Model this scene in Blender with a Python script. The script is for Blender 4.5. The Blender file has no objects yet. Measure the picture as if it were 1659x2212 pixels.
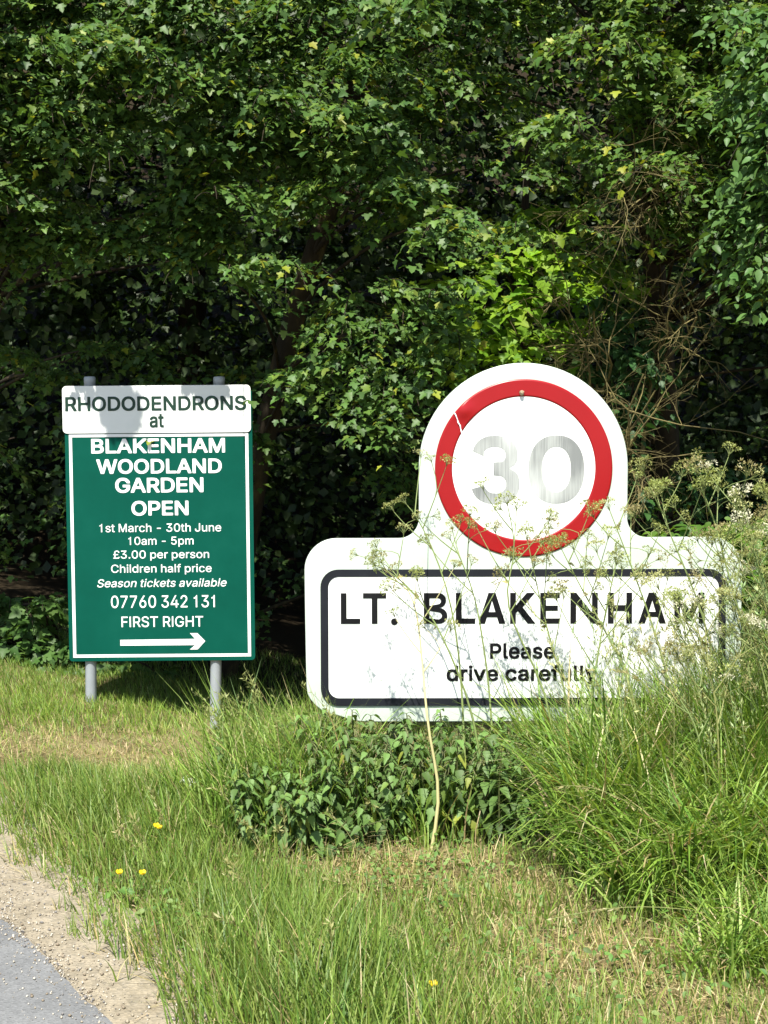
import bpy, json, math, random
import numpy as np
from mathutils import Vector, Matrix
random.seed(7)
RNG = np.random.default_rng(11)
scene = bpy.context.scene
COL = scene.collection
R = math.radians

# ------------------------------------------------------------------ camera
EYE = 1.25
FOC = 2848.0            # focal length in pixels of a 1659 x 2212 picture
PITCH = math.atan((1106 - 960) / FOC)
cam = bpy.data.cameras.new('camera')
cam.sensor_fit = 'VERTICAL'
cam.angle = 2 * math.atan(1106 / FOC)
cam.clip_start = 0.05
cam.clip_end = 400
camo = bpy.data.objects.new('camera', cam)
COL.objects.link(camo)
camo.location = (0, 0, EYE)
camo.rotation_euler = (R(90) - PITCH, 0, 0)
scene.camera = camo

# ------------------------------------------------------------------ light
SUN_EL, SUN_AZ = 57.0, -11.0       # azimuth: degrees to the left of straight behind the viewer
world = bpy.data.worlds.new('World')
scene.world = world
world.use_nodes = True
wn = world.node_tree
sky = wn.nodes.new('ShaderNodeTexSky')
sky.sky_type = 'NISHITA'
sky.sun_disc = False
sky.sun_elevation = R(SUN_EL)
sky.sun_rotation = R(180 - SUN_AZ)
bgn = wn.nodes['Background']
bgn.inputs['Strength'].default_value = 0.088
wn.links.new(sky.outputs[0], bgn.inputs[0])
sl = bpy.data.lights.new('sun', 'SUN')
sl.energy = 4.8
sl.angle = R(0.5)
sl.color = (1.0, 0.955, 0.87)
so = bpy.data.objects.new('sun', sl)
COL.objects.link(so)
SUNV = Vector((math.sin(R(SUN_AZ)) * math.cos(R(SUN_EL)), -math.cos(R(SUN_AZ)) * math.cos(R(SUN_EL)), math.sin(R(SUN_EL))))
so.rotation_euler = (-SUNV).to_track_quat('-Z', 'Y').to_euler()
so.location = SUNV * 20
scene.view_settings.view_transform = 'Standard'
scene.view_settings.look = 'None'
scene.view_settings.exposure = 1.08
scene.view_settings.gamma = 1.0

# ------------------------------------------------------------------ helpers
CP, SP = math.cos(PITCH), math.sin(PITCH)
def at(u, v, y):
    """world point at distance y seen in the direction of (u, v) of the surveyed photograph"""
    a, b = (u - 829.5) / FOC, (v - 1106) / FOC
    dx, dy, dz = a, CP - b * SP, -SP - b * CP
    k = y / dy
    return Vector((dx * k, y, EYE + dz * k))
def smooth(a, b, t):
    t = np.clip((t - a) / (b - a), 0, 1)
    return t * t * (3 - 2 * t)
def ground_z(x, y):
    x = np.asarray(x, float); y = np.asarray(y, float)
    w = smooth(4.3, 6.0, y)
    side = np.clip(-0.2 * (x + 1.41), -0.17, 0.3)
    z = w * side
    z = z + 0.020 * np.sin(x * 3.1 + 1.3 * y) * np.sin(y * 2.3 - x) * smooth(2.3, 3.2, y)
    z = z + smooth(12.5, 26.0, y) * 13.0                       # wooded bank behind
    z = z + smooth(3.0, 9.0, x) * smooth(3.0, 6.0, y) * 0.5
    # verge drops a little to the road
    e = road_side(x, y)
    z = z - 0.05 * smooth(-0.2, 1.0, e)
    return z
# line of the verge edge on the ground (points surveyed from the photograph)
EDGE_A, EDGE_B = np.array([-1.19, 4.09]), np.array([-0.478, 2.84])
ROAD_A, ROAD_B = np.array([-1.03, 3.54]), np.array([-0.577, 2.84])
def _side(A, B, x, y):
    d = (B - A) / np.linalg.norm(B - A)
    return -((x - A[0]) * (-d[1]) + (y - A[1]) * d[0])       # >0 towards the road
def road_side(x, y):
    return _side(EDGE_A, EDGE_B, x, y)
def pix(x, y, z):
    """picture coordinates of ground points (used to read off where the mown, dry and long patches lie)"""
    rx, ry, rz = x, y, z - EYE
    f = ry * CP - rz * SP
    up = ry * SP + rz * CP
    return 829.5 + FOC * rx / f, 1106 - FOC * up / f

def put(o, label=None, cat=None, group=None, kind=None, parent=None):
    if o.name not in COL.objects:
        COL.objects.link(o)
    if label: o['label'] = label
    if cat: o['category'] = cat
    if group: o['group'] = group
    if kind: o['kind'] = kind
    if parent is not None: o.parent = parent
    return o
def empty(name, loc, label, cat, group=None):
    o = bpy.data.objects.new(name, None)
    o.location = loc
    o.empty_display_size = 0.1
    return put(o, label, cat, group)
def child(name, me, parent, world_coords=False):
    o = bpy.data.objects.new(name, me)
    COL.objects.link(o)
    o.parent = parent
    if world_coords:
        o.location = -Vector(parent.location)
    return o

def make_mesh(name, V, F, mat, col=None, smooth_shade=False):
    """V (n,3), F (m,k) integer faces of equal size or a list of such arrays"""
    me = bpy.data.meshes.new(name)
    V = np.asarray(V, np.float32)
    Fs = F if isinstance(F, list) else [F]
    Fs = [np.asarray(f, np.int32) for f in Fs if len(f)]
    me.vertices.add(len(V))
    me.vertices.foreach_set('co', V.ravel())
    loops = np.concatenate([f.ravel() for f in Fs])
    tot = np.concatenate([np.full(len(f), f.shape[1], np.int32) for f in Fs])
    start = np.concatenate([[0], np.cumsum(tot)[:-1]]).astype(np.int32)
    me.loops.add(len(loops))
    me.loops.foreach_set('vertex_index', loops)
    me.polygons.add(len(tot))
    me.polygons.foreach_set('loop_start', start)
    me.polygons.foreach_set('loop_total', tot)
    if smooth_shade:
        me.polygons.foreach_set('use_smooth', np.ones(len(tot), bool))
    me.update(calc_edges=True)
    if col is not None:
        a = me.color_attributes.new('col', 'FLOAT_COLOR', 'POINT')
        c = np.ones((len(V), 4), np.float32)
        c[:, :3] = col
        a.data.foreach_set('color', c.ravel())
    if mat: me.materials.append(mat)
    return me

class Soup:
    """collects many small pieces into the arrays of one mesh"""
    def __init__(s): s.V, s.F, s.C, s.n = [], {}, [], 0
    def add(s, V, F, col):
        V = np.asarray(V, float); F = np.asarray(F, int)
        s.V.append(V); s.F.setdefault(F.shape[1], []).append(F + s.n)
        c = np.asarray(col, float)
        s.C.append(np.broadcast_to(c, (len(V), 3)) if c.ndim == 1 else c)
        s.n += len(V)
    def mesh(s, name, mat, smooth_shade=False):
        return make_mesh(name, np.concatenate(s.V), [np.concatenate(f) for f in s.F.values()], mat, np.concatenate(s.C), smooth_shade)

def tube(soup, pts, rads, col, sides=6):
    P = np.asarray(pts, float); n = len(P)
    T = np.gradient(P, axis=0)
    T /= np.linalg.norm(T, axis=1)[:, None] + 1e-9
    ref = np.array([0.31, 0.17, 0.93]) if abs(T[0] @ np.array([0.31, 0.17, 0.93])) < 0.9 else np.array([1.0, 0, 0])
    A = np.cross(T, ref); A /= np.linalg.norm(A, axis=1)[:, None] + 1e-9
    B = np.cross(T, A)
    th = np.arange(sides) * 2 * np.pi / sides
    r = np.broadcast_to(np.asarray(rads, float), (n,))
    ring = P[:, None] + r[:, None, None] * (np.cos(th)[None, :, None] * A[:, None] + np.sin(th)[None, :, None] * B[:, None])
    V = ring.reshape(-1, 3)
    i = np.arange(n - 1)[:, None] * sides; j = np.arange(sides)[None]; k = (j + 1) % sides
    F = np.stack([i + j, i + k, i + sides + k, i + sides + j], -1).reshape(-1, 4)
    soup.add(V, F, col)
def bez(p0, p1, p2, n=8):
    t = np.linspace(0, 1, n)[:, None]
    p0, p1, p2 = (np.asarray(p, float) for p in (p0, p1, p2))
    return (1 - t) ** 2 * p0 + 2 * t * (1 - t) * p1 + t * t * p2

def unit(v): return v / (np.linalg.norm(v, axis=-1, keepdims=True) + 1e-9)
def leaves(soup, pos, nrm, tip, size, template, tris, col, fold=0.25, curl=0.25):
    """place one leaf template per position: template (k,2): x across, y along"""
    pos, nrm, tip = (np.asarray(a, float) for a in (pos, nrm, tip))
    n = len(pos)
    if n == 0: return
    nrm = unit(nrm); tip = unit(tip - nrm * (tip * nrm).sum(1, keepdims=True)); sd = np.cross(tip, nrm)
    size = np.broadcast_to(np.asarray(size, float), (n,))
    T = np.asarray(template, float)
    x = T[:, 0][None] * size[:, None]; y = T[:, 1][None] * size[:, None]
    f = np.broadcast_to(np.asarray(fold, float), (n,))[:, None]; c = np.broadcast_to(np.asarray(curl, float), (n,))[:, None]
    z = f * np.abs(T[:, 0])[None] * size[:, None] - c * (T[:, 1] ** 2)[None] * size[:, None]
    V = pos[:, None] + x[..., None] * sd[:, None] + y[..., None] * tip[:, None] + z[..., None] * nrm[:, None]
    k = len(T)
    F = (np.asarray(tris)[None] + (np.arange(n) * k)[:, None, None]).reshape(-1, 3)
    col = np.asarray(col, float)
    if col.ndim == 1: col = np.broadcast_to(col, (n, 3))
    soup.add(V.reshape(-1, 3), F, np.repeat(col, k, axis=0))

def fan(outline, centre=(0.0, 0.35)):
    o = list(outline); k = len(o)
    return np.array(o + [centre]), np.array([(i, (i + 1) % k, k) for i in range(k)])
MAPLE = fan([(0, 0), (-.36, .04), (-.31, .2), (-.57, .42), (-.44, .54), (-.25, .53), (-.23, .76), (0, 1.02), (.23, .76), (.25, .53), (.44, .54), (.57, .42), (.31, .2), (.36, .04)], (0, .38))
OVAL = fan([(0, 0), (-.2, .15), (-.3, .4), (-.2, .72), (0, 1), (.2, .72), (.3, .4), (.2, .15)], (0, .4))
NETTLE = fan([(0, 0), (-.2, .04), (-.29, .18), (-.23, .24), (-.28, .32), (-.2, .4), (-.23, .48), (-.13, .58), (-.14, .68), (0, 1), (.14, .68), (.13, .58), (.23, .48), (.2, .4), (.28, .32), (.23, .24), (.29, .18), (.2, .04)], (0, .35))

# ------------------------------------------------------------------ materials
def mat(name):
    m = bpy.data.materials.new(name); m.use_nodes = True
    nt = m.node_tree
    return m, nt, nt.nodes['Principled BSDF'], nt.nodes['Material Output']
def N(nt, t, **kw):
    n = nt.nodes.new(t)
    for k, v in kw.items():
        if k in n.inputs: n.inputs[k].default_value = v
        else: setattr(n, k, v)
    return n
def ramp(nt, stops):
    n = nt.nodes.new('ShaderNodeValToRGB')
    el = n.color_ramp.elements
    while len(el) < len(stops): el.new(0.5)
    for e, (p, c) in zip(el, stops):
        e.position = p; e.color = (*c, 1) if len(c) == 3 else c
    return n
def leaf_mat(name, trans=0.35, rough=0.42, spec=0.5, ttint=(1.25, 1.15, 0.55)):
    m, nt, p, out = mat(name)
    a = N(nt, 'ShaderNodeAttribute', attribute_name='col')
    nt.links.new(a.outputs['Color'], p.inputs['Base Color'])
    p.inputs['Roughness'].default_value = rough
    p.inputs['Specular IOR Level'].default_value = spec
    t = N(nt, 'ShaderNodeBsdfTranslucent')
    mul = N(nt, 'ShaderNodeVectorMath', operation='MULTIPLY')
    mul.inputs[1].default_value = ttint
    nt.links.new(a.outputs['Color'], mul.inputs[0])
    nt.links.new(mul.outputs[0], t.inputs['Color'])
    mx = N(nt, 'ShaderNodeMixShader'); mx.inputs[0].default_value = trans
    nt.links.new(p.outputs[0], mx.inputs[1]); nt.links.new(t.outputs[0], mx.inputs[2])
    nt.links.new(mx.outputs[0], out.inputs['Surface'])
    return m
M = {}
M['leaf'] = leaf_mat('leaf_surface', 0.34, 0.5, 0.38)
M['lime'] = leaf_mat('young_leaf_surface', 0.5, 0.5, 0.35)
M['grass'] = leaf_mat('grass_blade', 0.34, 0.5, 0.4)
M['nettle'] = leaf_mat('nettle_leaf', 0.28, 0.55, 0.35)
M['stem'] = leaf_mat('green_stem', 0.08, 0.55, 0.35)
M['petal'] = leaf_mat('petal_surface', 0.3, 0.45, 0.4, (1, 1, 1))
def noisy(name, stops, scale=8, rough=0.8, detail=6, bump=0.0, bscale=None, stretch=(1, 1, 1), spec=0.3, coat=0.0):
    m, nt, p, out = mat(name)
    tc = N(nt, 'ShaderNodeTexCoord'); mp = N(nt, 'ShaderNodeMapping'); mp.inputs['Scale'].default_value = stretch
    nt.links.new(tc.outputs['Object'], mp.inputs['Vector'])
    n = N(nt, 'ShaderNodeTexNoise', Scale=scale, Detail=detail, Roughness=0.65)
    nt.links.new(mp.outputs[0], n.inputs['Vector'])
    r = ramp(nt, stops); nt.links.new(n.outputs['Fac'], r.inputs[0])
    nt.links.new(r.outputs[0], p.inputs['Base Color'])
    p.inputs['Roughness'].default_value = rough
    p.inputs['Specular IOR Level'].default_value = spec
    p.inputs['Coat Weight'].default_value = coat
    p.inputs['Coat Roughness'].default_value = 0.25
    if bump:
        n2 = N(nt, 'ShaderNodeTexNoise', Scale=bscale or scale * 3, Detail=5)
        nt.links.new(mp.outputs[0], n2.inputs['Vector'])
        b = N(nt, 'ShaderNodeBump', Strength=bump, Distance=0.01)
        nt.links.new(n2.outputs['Fac'], b.inputs['Height']); nt.links.new(b.outputs[0], p.inputs['Normal'])
    return m
M['bark'] = noisy('lichened_bark', [(.3, (.014, .011, .007)), (.55, (.035, .026, .014)), (.75, (.11, .085, .03))], 9, 0.85, bump=0.6, stretch=(1, 1, .4))
M['twig'] = noisy('lichened_twig', [(.35, (.085, .068, .03)), (.6, (.19, .16, .06)), (.75, (.34, .29, .08))], 14, 0.8)
M['white'] = noisy('white_sheeting', [(.2, (.70, .735, .69)), (.5, (.79, .81, .78)), (.8, (.83, .84, .82))], 3.0, 0.35, spec=0.45)
M['backing'] = noisy('pale_green_white_board', [(.3, (.44, .51, .425)), (.5, (.51, .58, .50)), (.75, (.565, .63, .56))], 3.2, 0.38, spec=0.45)
M['red'] = noisy('red_sheeting', [(.2, (.25, .004, .006)), (.5, (.285, .0045, .007)), (.8, (.31, .007, .009))], 4, 0.3, spec=0.4)
M['black'] = noisy('black_vinyl', [(.25, (.004, .004, .005)), (.6, (.007, .007, .008)), (.8, (.014, .014, .016))], 5, 0.6, spec=0.15)
M['navy'] = noisy('faded_black_border', [(.25, (.007, .008, .011)), (.6, (.013, .015, .02)), (.8, (.03, .033, .04))], 5, 0.6, spec=0.2)
M['green'] = noisy('green_enamel', [(.25, (.0008, .060, .040)), (.5, (.001, .070, .047)), (.75, (.003, .082, .056))], 3.5, 0.6, spec=0.08)
M['dkgreen'] = noisy('dark_green_vinyl', [(.2, (.008, .03, .02)), (.7, (.014, .045, .028))], 6, 0.4)
M['lettering'] = noisy('white_vinyl', [(.2, (.78, .79, .78)), (.7, (.86, .86, .85))], 6, 0.4)
M['galv'] = noisy('grey_painted_steel', [(.25, (.28, .31, .335)), (.5, (.34, .37, .395)), (.75, (.40, .43, .45))], 7, 0.5, spec=0.5)
M['darkpost'] = noisy('dark_steel', [(.3, (.03, .032, .034)), (.7, (.06, .062, .065))], 7, 0.5)
M['snail'] = noisy('snail_shell', [(.3, (.10, .07, .04)), (.5, (.24, .18, .11)), (.7, (.36, .29, .19))], 120, 0.4)
M['paper'] = noisy('crumpled_paper', [(.3, (.7, .7, .72)), (.7, (.84, .84, .84))], 30, 0.7)
GLYPHS = json.loads(''.join([
'{"thin":{"-":[453,[[110,189,117,184,335,184,342,197,342,241,333,248,115,248,110,241]]],".":[188,[[144,27,144,55,138,67,124,81,107,90,83,90,70,83,57,72,46,51,46,31,53,16,70,-1,87,-8,118,-3,137,14]]],"0":[453,[[203,519,165,509,132,490,103,463',
',80,430,66,400,50,340,44,286,44,222,58,132,82,74,103,45,132,18,165,-1,211,-11,243,-11,293,1,318,16,355,51,372,76,392,122,404,174,408,208,408,300,402,346,390,392,370,436,345,469,318,492,283,511,249,519],[243,455,275,443,293,429,312,402,324,3',
'74,334,334,340,282,338,202,320,124,299,87,278,68,261,59,245,55,209,55,172,70,153,89,130,132,114,212,114,296,126,364,146,410,157,425,189,449,211,455]]],"1":[400,[[228,-4,235,11,233,507,228,514,194,514,185,507,167,461,157,453,136,436,72,416,7',
'1,369,78,362,100,366,130,374,167,391,165,1,172,-4]]],"2":[453,[[64,-3,385,-4,392,1,394,51,387,60,160,63,327,242,364,293,382,337,384,393,368,441,355,460,328,487,297,506,241,520,209,520,163,510,134,495,108,475,91,456,72,423,64,395,63,362,69,3',
'58,127,358,132,363,132,383,140,409,162,437,185,450,209,456,257,452,290,435,305,418,316,385,316,359,310,333,277,280,61,48,60,3]]],"3":[453,[[70,512,66,506,66,454,71,447,284,448,153,299,152,248,159,243,197,245,243,241,265,235,294,218,313,195,',
'322,174,324,126,312,94,298,78,277,65,245,55,193,55,151,69,127,91,109,135,44,136,40,124,50,84,67,55,92,30,117,13,155,-3,199,-11,237,-11,299,3,338,26,376,68,388,92,396,122,396,170,377,219,363,239,336,264,285,289,230,296,375,459,376,508,369,51',
'3]]],"4":[453,[[303,514,249,514,243,510,38,163,36,109,43,102,277,100,278,1,285,-4,339,-4,346,3,346,101,412,103,416,109,418,151,418,161,413,166,346,167,348,307,342,321,285,322,278,317,277,166,114,169,310,499,314,507]]],"5":[453,[[365,513,99,',
'513,92,508,65,253,75,247,127,243,157,261,189,271,231,273,251,269,284,252,301,235,316,210,324,176,320,128,301,89,279,69,241,55,199,55,162,70,139,93,121,133,69,135,60,132,56,122,60,100,79,59,112,24,147,3,203,-11,237,-11,289,1,308,10,338,32,36',
'1,57,382,92,394,136,394,190,390,212,367,263,330,304,291,327,251,337,207,337,187,333,138,308,155,447,365,449,370,456,370,506]]],"6":[453,[[321,513,255,513,245,505,115,313,78,246,66,212,60,178,60,144,68,102,84,66,120,26,141,11,177,-5,209,-11,',
'243,-11,277,-5,313,11,338,30,359,53,370,68,388,110,392,132,392,182,386,212,365,255,336,286,301,307,263,317,215,317,188,308,325,507],[255,55,209,53,179,63,151,87,134,118,128,158,130,182,138,208,162,240,193,257,239,261,277,249,305,223,320,190',
',322,136,316,112,290,74]]],"7":[453,[[99,-4,163,-4,170,1,394,447,396,505,391,512,65,514,58,509,58,455,63,448,318,447,94,3]]],"9":[453,[[131,-4,197,-4,207,4,343,204,374,261,386,295,392,325,392,373,384,409,370,439,357,458,330,485,275,514,243,',
'520,211,520,185,516,145,500,120,483,97,460,82,439,66,403,60,369,64,307,78,269,99,240,139,208,179,194,237,192,264,199,127,2],[255,250,207,248,171,262,147,286,134,313,130,331,130,371,136,395,151,422,166,437,193,452,239,456,265,450,297,428,318',
',391,322,373,322,329,314,301,301,280,286,265]]],"C":[510,[[361,501,295,519,239,519,177,503,130,474,93,437,72,406,48,350,38,300,36,230,42,182,60,126,87,79,128,36,159,15,203,-3,249,-11,287,-11,331,-3,359,7,408,38,435,65,458,100,470,128,476,15',
'2,472,162,409,165,379,105,354,82,331,69,299,59,251,57,209,67,172,88,141,123,116,178,106,254,110,304,120,344,132,372,155,405,174,422,207,441,245,451,291,451,329,441,352,428,377,407,396,376,408,344,453,343,475,349,462,400,437,441,404,474]]],"',
'D":[502,[[60,-3,243,-4,303,6,347,24,376,43,403,68,423,94,446,137,462,195,466,231,462,315,446,373,427,410,407,438,362,477,321,498,259,512,63,514,57,510,56,3],[131,448,241,448,297,436,334,415,357,392,374,365,388,325,394,289,394,221,388,185,37',
'0,137,349,108,322,87,297,74,245,62,130,61,128,373]]],"E":[419,[[374,-3,380,5,380,51,373,60,130,63,128,181,131,226,353,226,358,233,360,281,351,290,131,290,128,405,131,448,371,448,376,455,375,508,371,512,337,514,60,513,56,507,57,0,63,-4]]],"F',
'":[410,[[61,-4,123,-4,130,1,128,159,131,216,285,216,343,218,350,223,350,275,345,282,130,283,130,447,367,448,372,453,374,497,374,507,369,512,63,514,56,509,56,3]]],"G":[520,[[295,519,237,519,191,509,149,489,124,470,89,433,60,384,44,336,36,280',
',38,208,48,158,64,116,91,73,120,42,151,19,203,-3,249,-11,289,-11,341,-1,385,19,406,34,427,53,454,88,474,134,482,180,482,252,477,259,285,261,278,254,278,200,283,195,410,194,410,174,400,138,381,105,360,84,311,61,285,57,237,59,209,67,172,88,15',
'1,109,134,134,116,178,108,222,110,304,120,344,132,372,153,403,182,428,211,443,241,451,287,451,307,447,331,439,358,422,381,397,409,345,471,345,478,350,470,382,456,412,433,445,410,468,355,503]]],"H":[517,[[60,-3,123,-4,130,1,128,169,130,225,1',
'33,228,387,228,388,1,395,-4,453,-4,459,0,462,481,460,507,456,511,395,514,388,509,388,295,385,292,131,294,130,507,115,514,63,514,57,510,56,3]]],"I":[180,[[63,-4,119,-4,126,3,126,507,119,514,65,514,56,505,56,3]]],"J":[396,[[334,513,274,513,26',
'7,508,267,124,261,100,250,81,232,65,206,55,166,55,150,59,133,68,120,81,109,100,103,124,103,170,97,176,36,177,29,172,29,128,39,80,56,49,85,20,112,3,168,-11,202,-11,248,-1,287,22,314,51,329,78,339,118,341,488,339,508]]],"M":[590,[[530,513,451',
',514,440,507,295,98,150,507,141,514,65,514,57,508,56,3,60,-3,115,-4,122,1,123,406,262,3,271,-4,319,-4,328,3,467,406,468,1,475,-4,527,-4,533,0,534,507]]],"N":[523,[[60,-3,123,-4,130,1,130,289,125,414,195,294,383,0,389,-4,459,-4,465,0,468,481',
',466,507,462,511,401,514,394,509,397,96,357,168,141,508,125,514,63,514,57,510,56,3]]],"O":[533,[[295,519,239,519,199,511,157,493,130,474,89,431,60,382,42,326,36,280,36,230,46,166,60,126,89,77,128,36,159,15,203,-3,249,-11,285,-11,331,-3,375,',
'15,406,36,445,77,474,126,490,178,496,218,496,290,488,340,474,382,445,431,404,474,377,493,335,511],[289,451,317,445,348,430,372,412,391,389,408,358,420,322,426,278,426,230,416,172,404,142,383,109,364,90,313,63,283,57,251,57,209,67,184,80,149',
',111,137,129,120,164,110,204,108,286,116,330,128,364,143,389,166,416,193,435,223,447,245,451]]],"R":[449,[[60,513,56,507,57,0,63,-4,123,-4,130,1,130,193,243,194,349,0,355,-4,428,-3,432,1,428,9,320,205,348,221,379,248,406,297,412,327,412,377',
',404,413,387,446,344,487,293,508,215,514],[130,447,251,448,285,442,312,427,326,413,340,373,340,329,325,292,305,274,263,260,132,259,128,285]]],"S":[447,[[257,519,183,517,153,509,118,492,96,476,71,449,58,426,48,386,48,358,56,326,69,303,96,276',
',157,243,293,203,327,181,338,164,342,128,336,108,323,89,285,63,241,53,191,55,146,72,132,82,119,99,108,136,103,141,41,141,35,137,44,88,63,55,84,32,131,3,185,-11,245,-13,277,-9,311,1,343,17,358,28,391,65,402,84,412,124,412,154,406,184,389,213',
',362,240,311,269,169,311,144,326,122,352,120,392,133,419,167,445,209,455,255,453,298,436,321,415,332,390,332,378,337,373,381,373,403,379,404,396,390,436,377,455,352,480,311,505]]],"T":[449,[[195,-4,253,-4,260,1,260,447,415,448,420,453,422,4',
'97,422,505,415,512,35,514,28,509,28,455,33,448,188,447,188,3]]],"a":[389,[[336,-4,340,2,342,40,340,278,334,304,319,333,298,356,279,369,251,381,221,387,169,387,145,383,119,375,86,356,61,333,46,312,38,294,45,285,99,271,130,308,149,319,181,327',
',211,327,235,321,256,308,270,280,272,250,264,238,251,233,121,215,73,195,56,182,38,160,26,122,30,72,49,37,72,14,107,-5,145,-13,175,-13,199,-9,233,5,250,18,271,42,272,2,276,-4],[272,182,272,128,266,106,251,81,230,64,197,51,159,49,131,55,105,7',
'3,96,94,96,114,104,136,112,144,145,159,219,169]]],"b":[424,[[54,514,49,507,49,1,56,-4,113,-3,117,3,118,52,149,15,190,-8,246,-12,288,-2,321,17,352,48,369,73,385,113,393,157,393,221,379,283,356,324,327,355,298,374,260,386,210,388,180,382,147,',
'361,120,328,119,507,104,514],[202,52,161,69,137,97,121,139,117,209,129,265,146,294,159,307,182,320,208,326,232,326,254,322,275,311,303,281,321,231,323,161,311,113,300,92,281,71,250,54]]],"c":[396,[[297,366,259,382,225,388,189,388,139,376,11',
'2,361,79,332,61,308,44,275,30,209,32,149,44,101,59,72,85,38,112,15,139,0,189,-12,227,-12,277,0,312,21,341,50,362,85,366,99,360,107,305,120,285,84,263,64,221,50,181,52,148,67,129,86,112,115,104,141,100,205,108,249,129,290,159,316,195,326,219',
',326,253,318,283,294,303,258,365,276,362,291,343,324,318,351]]],"d":[424,[[371,512,313,514,306,509,308,351,305,328,270,367,243,382,213,388,179,388,137,378,106,361,77,334,50,293,34,243,30,211,30,167,40,111,60,65,75,44,106,15,137,-2,179,-12,2',
'35,-8,280,19,307,52,308,1,312,-3,369,-4,376,1,376,505],[183,52,148,67,135,78,118,103,102,153,100,209,112,263,129,292,144,307,171,322,217,326,256,313,277,296,288,281,304,239,308,169,294,111,277,82,266,71,245,58,225,52]]],"e":[404,[[187,388,1',
'43,378,114,363,100,353,63,312,44,275,34,239,30,209,32,147,44,101,60,69,77,46,106,19,135,2,165,-8,193,-12,249,-10,285,0,332,31,360,67,367,92,307,108,291,84,259,58,227,50,175,54,150,65,125,88,108,119,100,163,371,166,376,171,376,189,372,243,36',
'0,287,348,311,327,338,308,355,289,368,255,382,223,388],[100,227,106,255,125,290,153,314,191,326,239,322,270,305,294,271,304,235,301,224]]],"f":[254,[[81,-4,139,-4,146,1,146,321,225,324,232,329,232,377,228,383,146,383,148,441,155,456,173,468',
',207,470,228,465,246,517,237,528,205,534,175,534,153,530,124,517,93,488,84,473,78,451,76,383,9,384,2,379,2,329,6,323,76,321,76,3]]],"h":[410,[[54,514,49,507,49,1,56,-4,112,-4,119,1,119,249,133,289,143,301,170,318,192,324,228,324,250,318,269',
',305,287,275,291,259,291,1,298,-4,356,-4,361,3,361,261,355,297,341,329,332,342,299,371,268,384,244,388,212,388,172,378,145,361,120,332,117,367,119,507,104,514]]],"i":[167,[[54,-4,110,-4,117,1,119,367,112,384,56,384,49,379,49,3],[129,471,129',
',495,122,508,105,523,92,528,68,526,57,519,44,506,37,491,37,475,46,458,72,440,94,440,106,444,120,456]]],"k":[381,[[54,514,49,507,50,0,56,-4,112,-4,119,1,119,141,154,174,293,-3,371,-3,374,1,372,6,206,217,362,376,362,380,356,384,283,383,118,21',
'6,119,507,104,514]]],"l":[170,[[57,-4,111,-4,118,3,118,517,111,524,57,524,50,517,50,3]]],"m":[610,[[560,0,561,273,555,305,543,333,509,369,480,384,450,390,422,390,392,384,351,361,330,340,318,320,306,344,281,371,246,388,206,390,170,380,145,36',
'3,118,332,117,377,113,383,56,384,50,380,49,3,53,-3,112,-4,119,1,119,261,125,281,141,305,160,318,188,326,212,326,242,316,256,304,267,285,269,3,273,-3,332,-4,339,1,341,269,351,295,363,309,386,322,406,326,442,324,470,312,482,298,489,283,493,11',
'1,491,1,498,-4,554,-4]]],"n":[410,[[357,-3,361,3,361,261,351,309,330,344,313,361,286,378,244,388,212,388,172,378,153,367,118,330,117,377,113,383,53,383,49,377,50,0,56,-4,112,-4,119,1,119,249,133,289,143,301,170,318,192,324,228,324,250,318,2',
'69,305,287,275,291,259,291,1,298,-4]]],"o":[415,[[189,-12,225,-12,259,-6,297,10,312,21,331,38,354,67,372,103,384,157,384,219,380,245,372,273,345,322,322,347,297,366,259,382,225,388,189,388,157,382,119,366,94,347,65,314,44,275,30,209,34,135,',
'44,101,67,60,90,33,119,10,157,-6],[221,326,264,311,294,279,312,229,314,161,302,113,285,84,272,71,241,54,195,50,163,58,148,67,121,98,102,151,100,205,110,255,129,290,148,309,163,318,193,326]]],"p":[424,[[54,-147,112,-147,119,-142,120,50,153,1',
'2,182,-5,206,-11,266,-9,306,7,327,22,356,53,379,94,393,156,393,222,385,264,369,304,352,329,321,360,296,375,252,387,190,385,151,364,118,325,117,376,113,382,56,383,49,378,49,-140],[208,51,182,57,163,68,135,100,119,150,117,210,127,260,153,302,',
'190,323,240,325,277,310,305,278,323,220,323,160,311,112,287,76,270,63,246,53]]],"r":[259,[[54,-4,112,-4,119,1,117,171,119,255,123,271,139,297,164,314,194,322,243,319,247,325,247,381,242,388,194,388,172,382,141,363,118,336,115,345,117,377,11',
'3,383,56,384,49,379,49,3]]],"s":[365,[[223,386,169,388,141,384,113,374,88,359,67,340,46,303,46,245,59,218,82,195,131,170,231,146,248,137,262,119,264,95,255,76,239,62,203,50,161,50,129,60,111,76,100,103,93,110,36,97,32,91,36,75,59,36,89,10,1',
'35,-8,201,-12,257,0,284,15,311,40,330,71,334,87,334,125,330,141,317,164,298,183,261,204,141,236,126,245,114,263,114,289,121,304,131,314,169,328,209,328,239,316,269,274,319,284,327,290,315,322,286,357,251,378]]],"t":[227,[[209,-4,216,7,205,5',
'4,199,58,161,54,145,58,134,69,130,87,130,321,204,325,208,331,208,379,201,384,131,382,129,470,123,474,65,476,60,469,60,383,9,384,2,377,2,329,6,323,60,321,60,95,64,61,81,28,113,2,153,-8,189,-8]]],"u":[410,[[53,382,49,376,49,118,57,76,80,35,97',
',18,130,-1,166,-9,196,-9,220,-5,253,10,278,31,292,50,293,2,297,-4,357,-4,361,2,360,379,354,383,298,383,291,378,293,168,289,120,277,92,259,72,240,61,218,55,182,55,160,61,141,74,125,98,119,120,119,378,112,383]]],"v":[389,[[14,380,157,3,166,-4',
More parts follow.
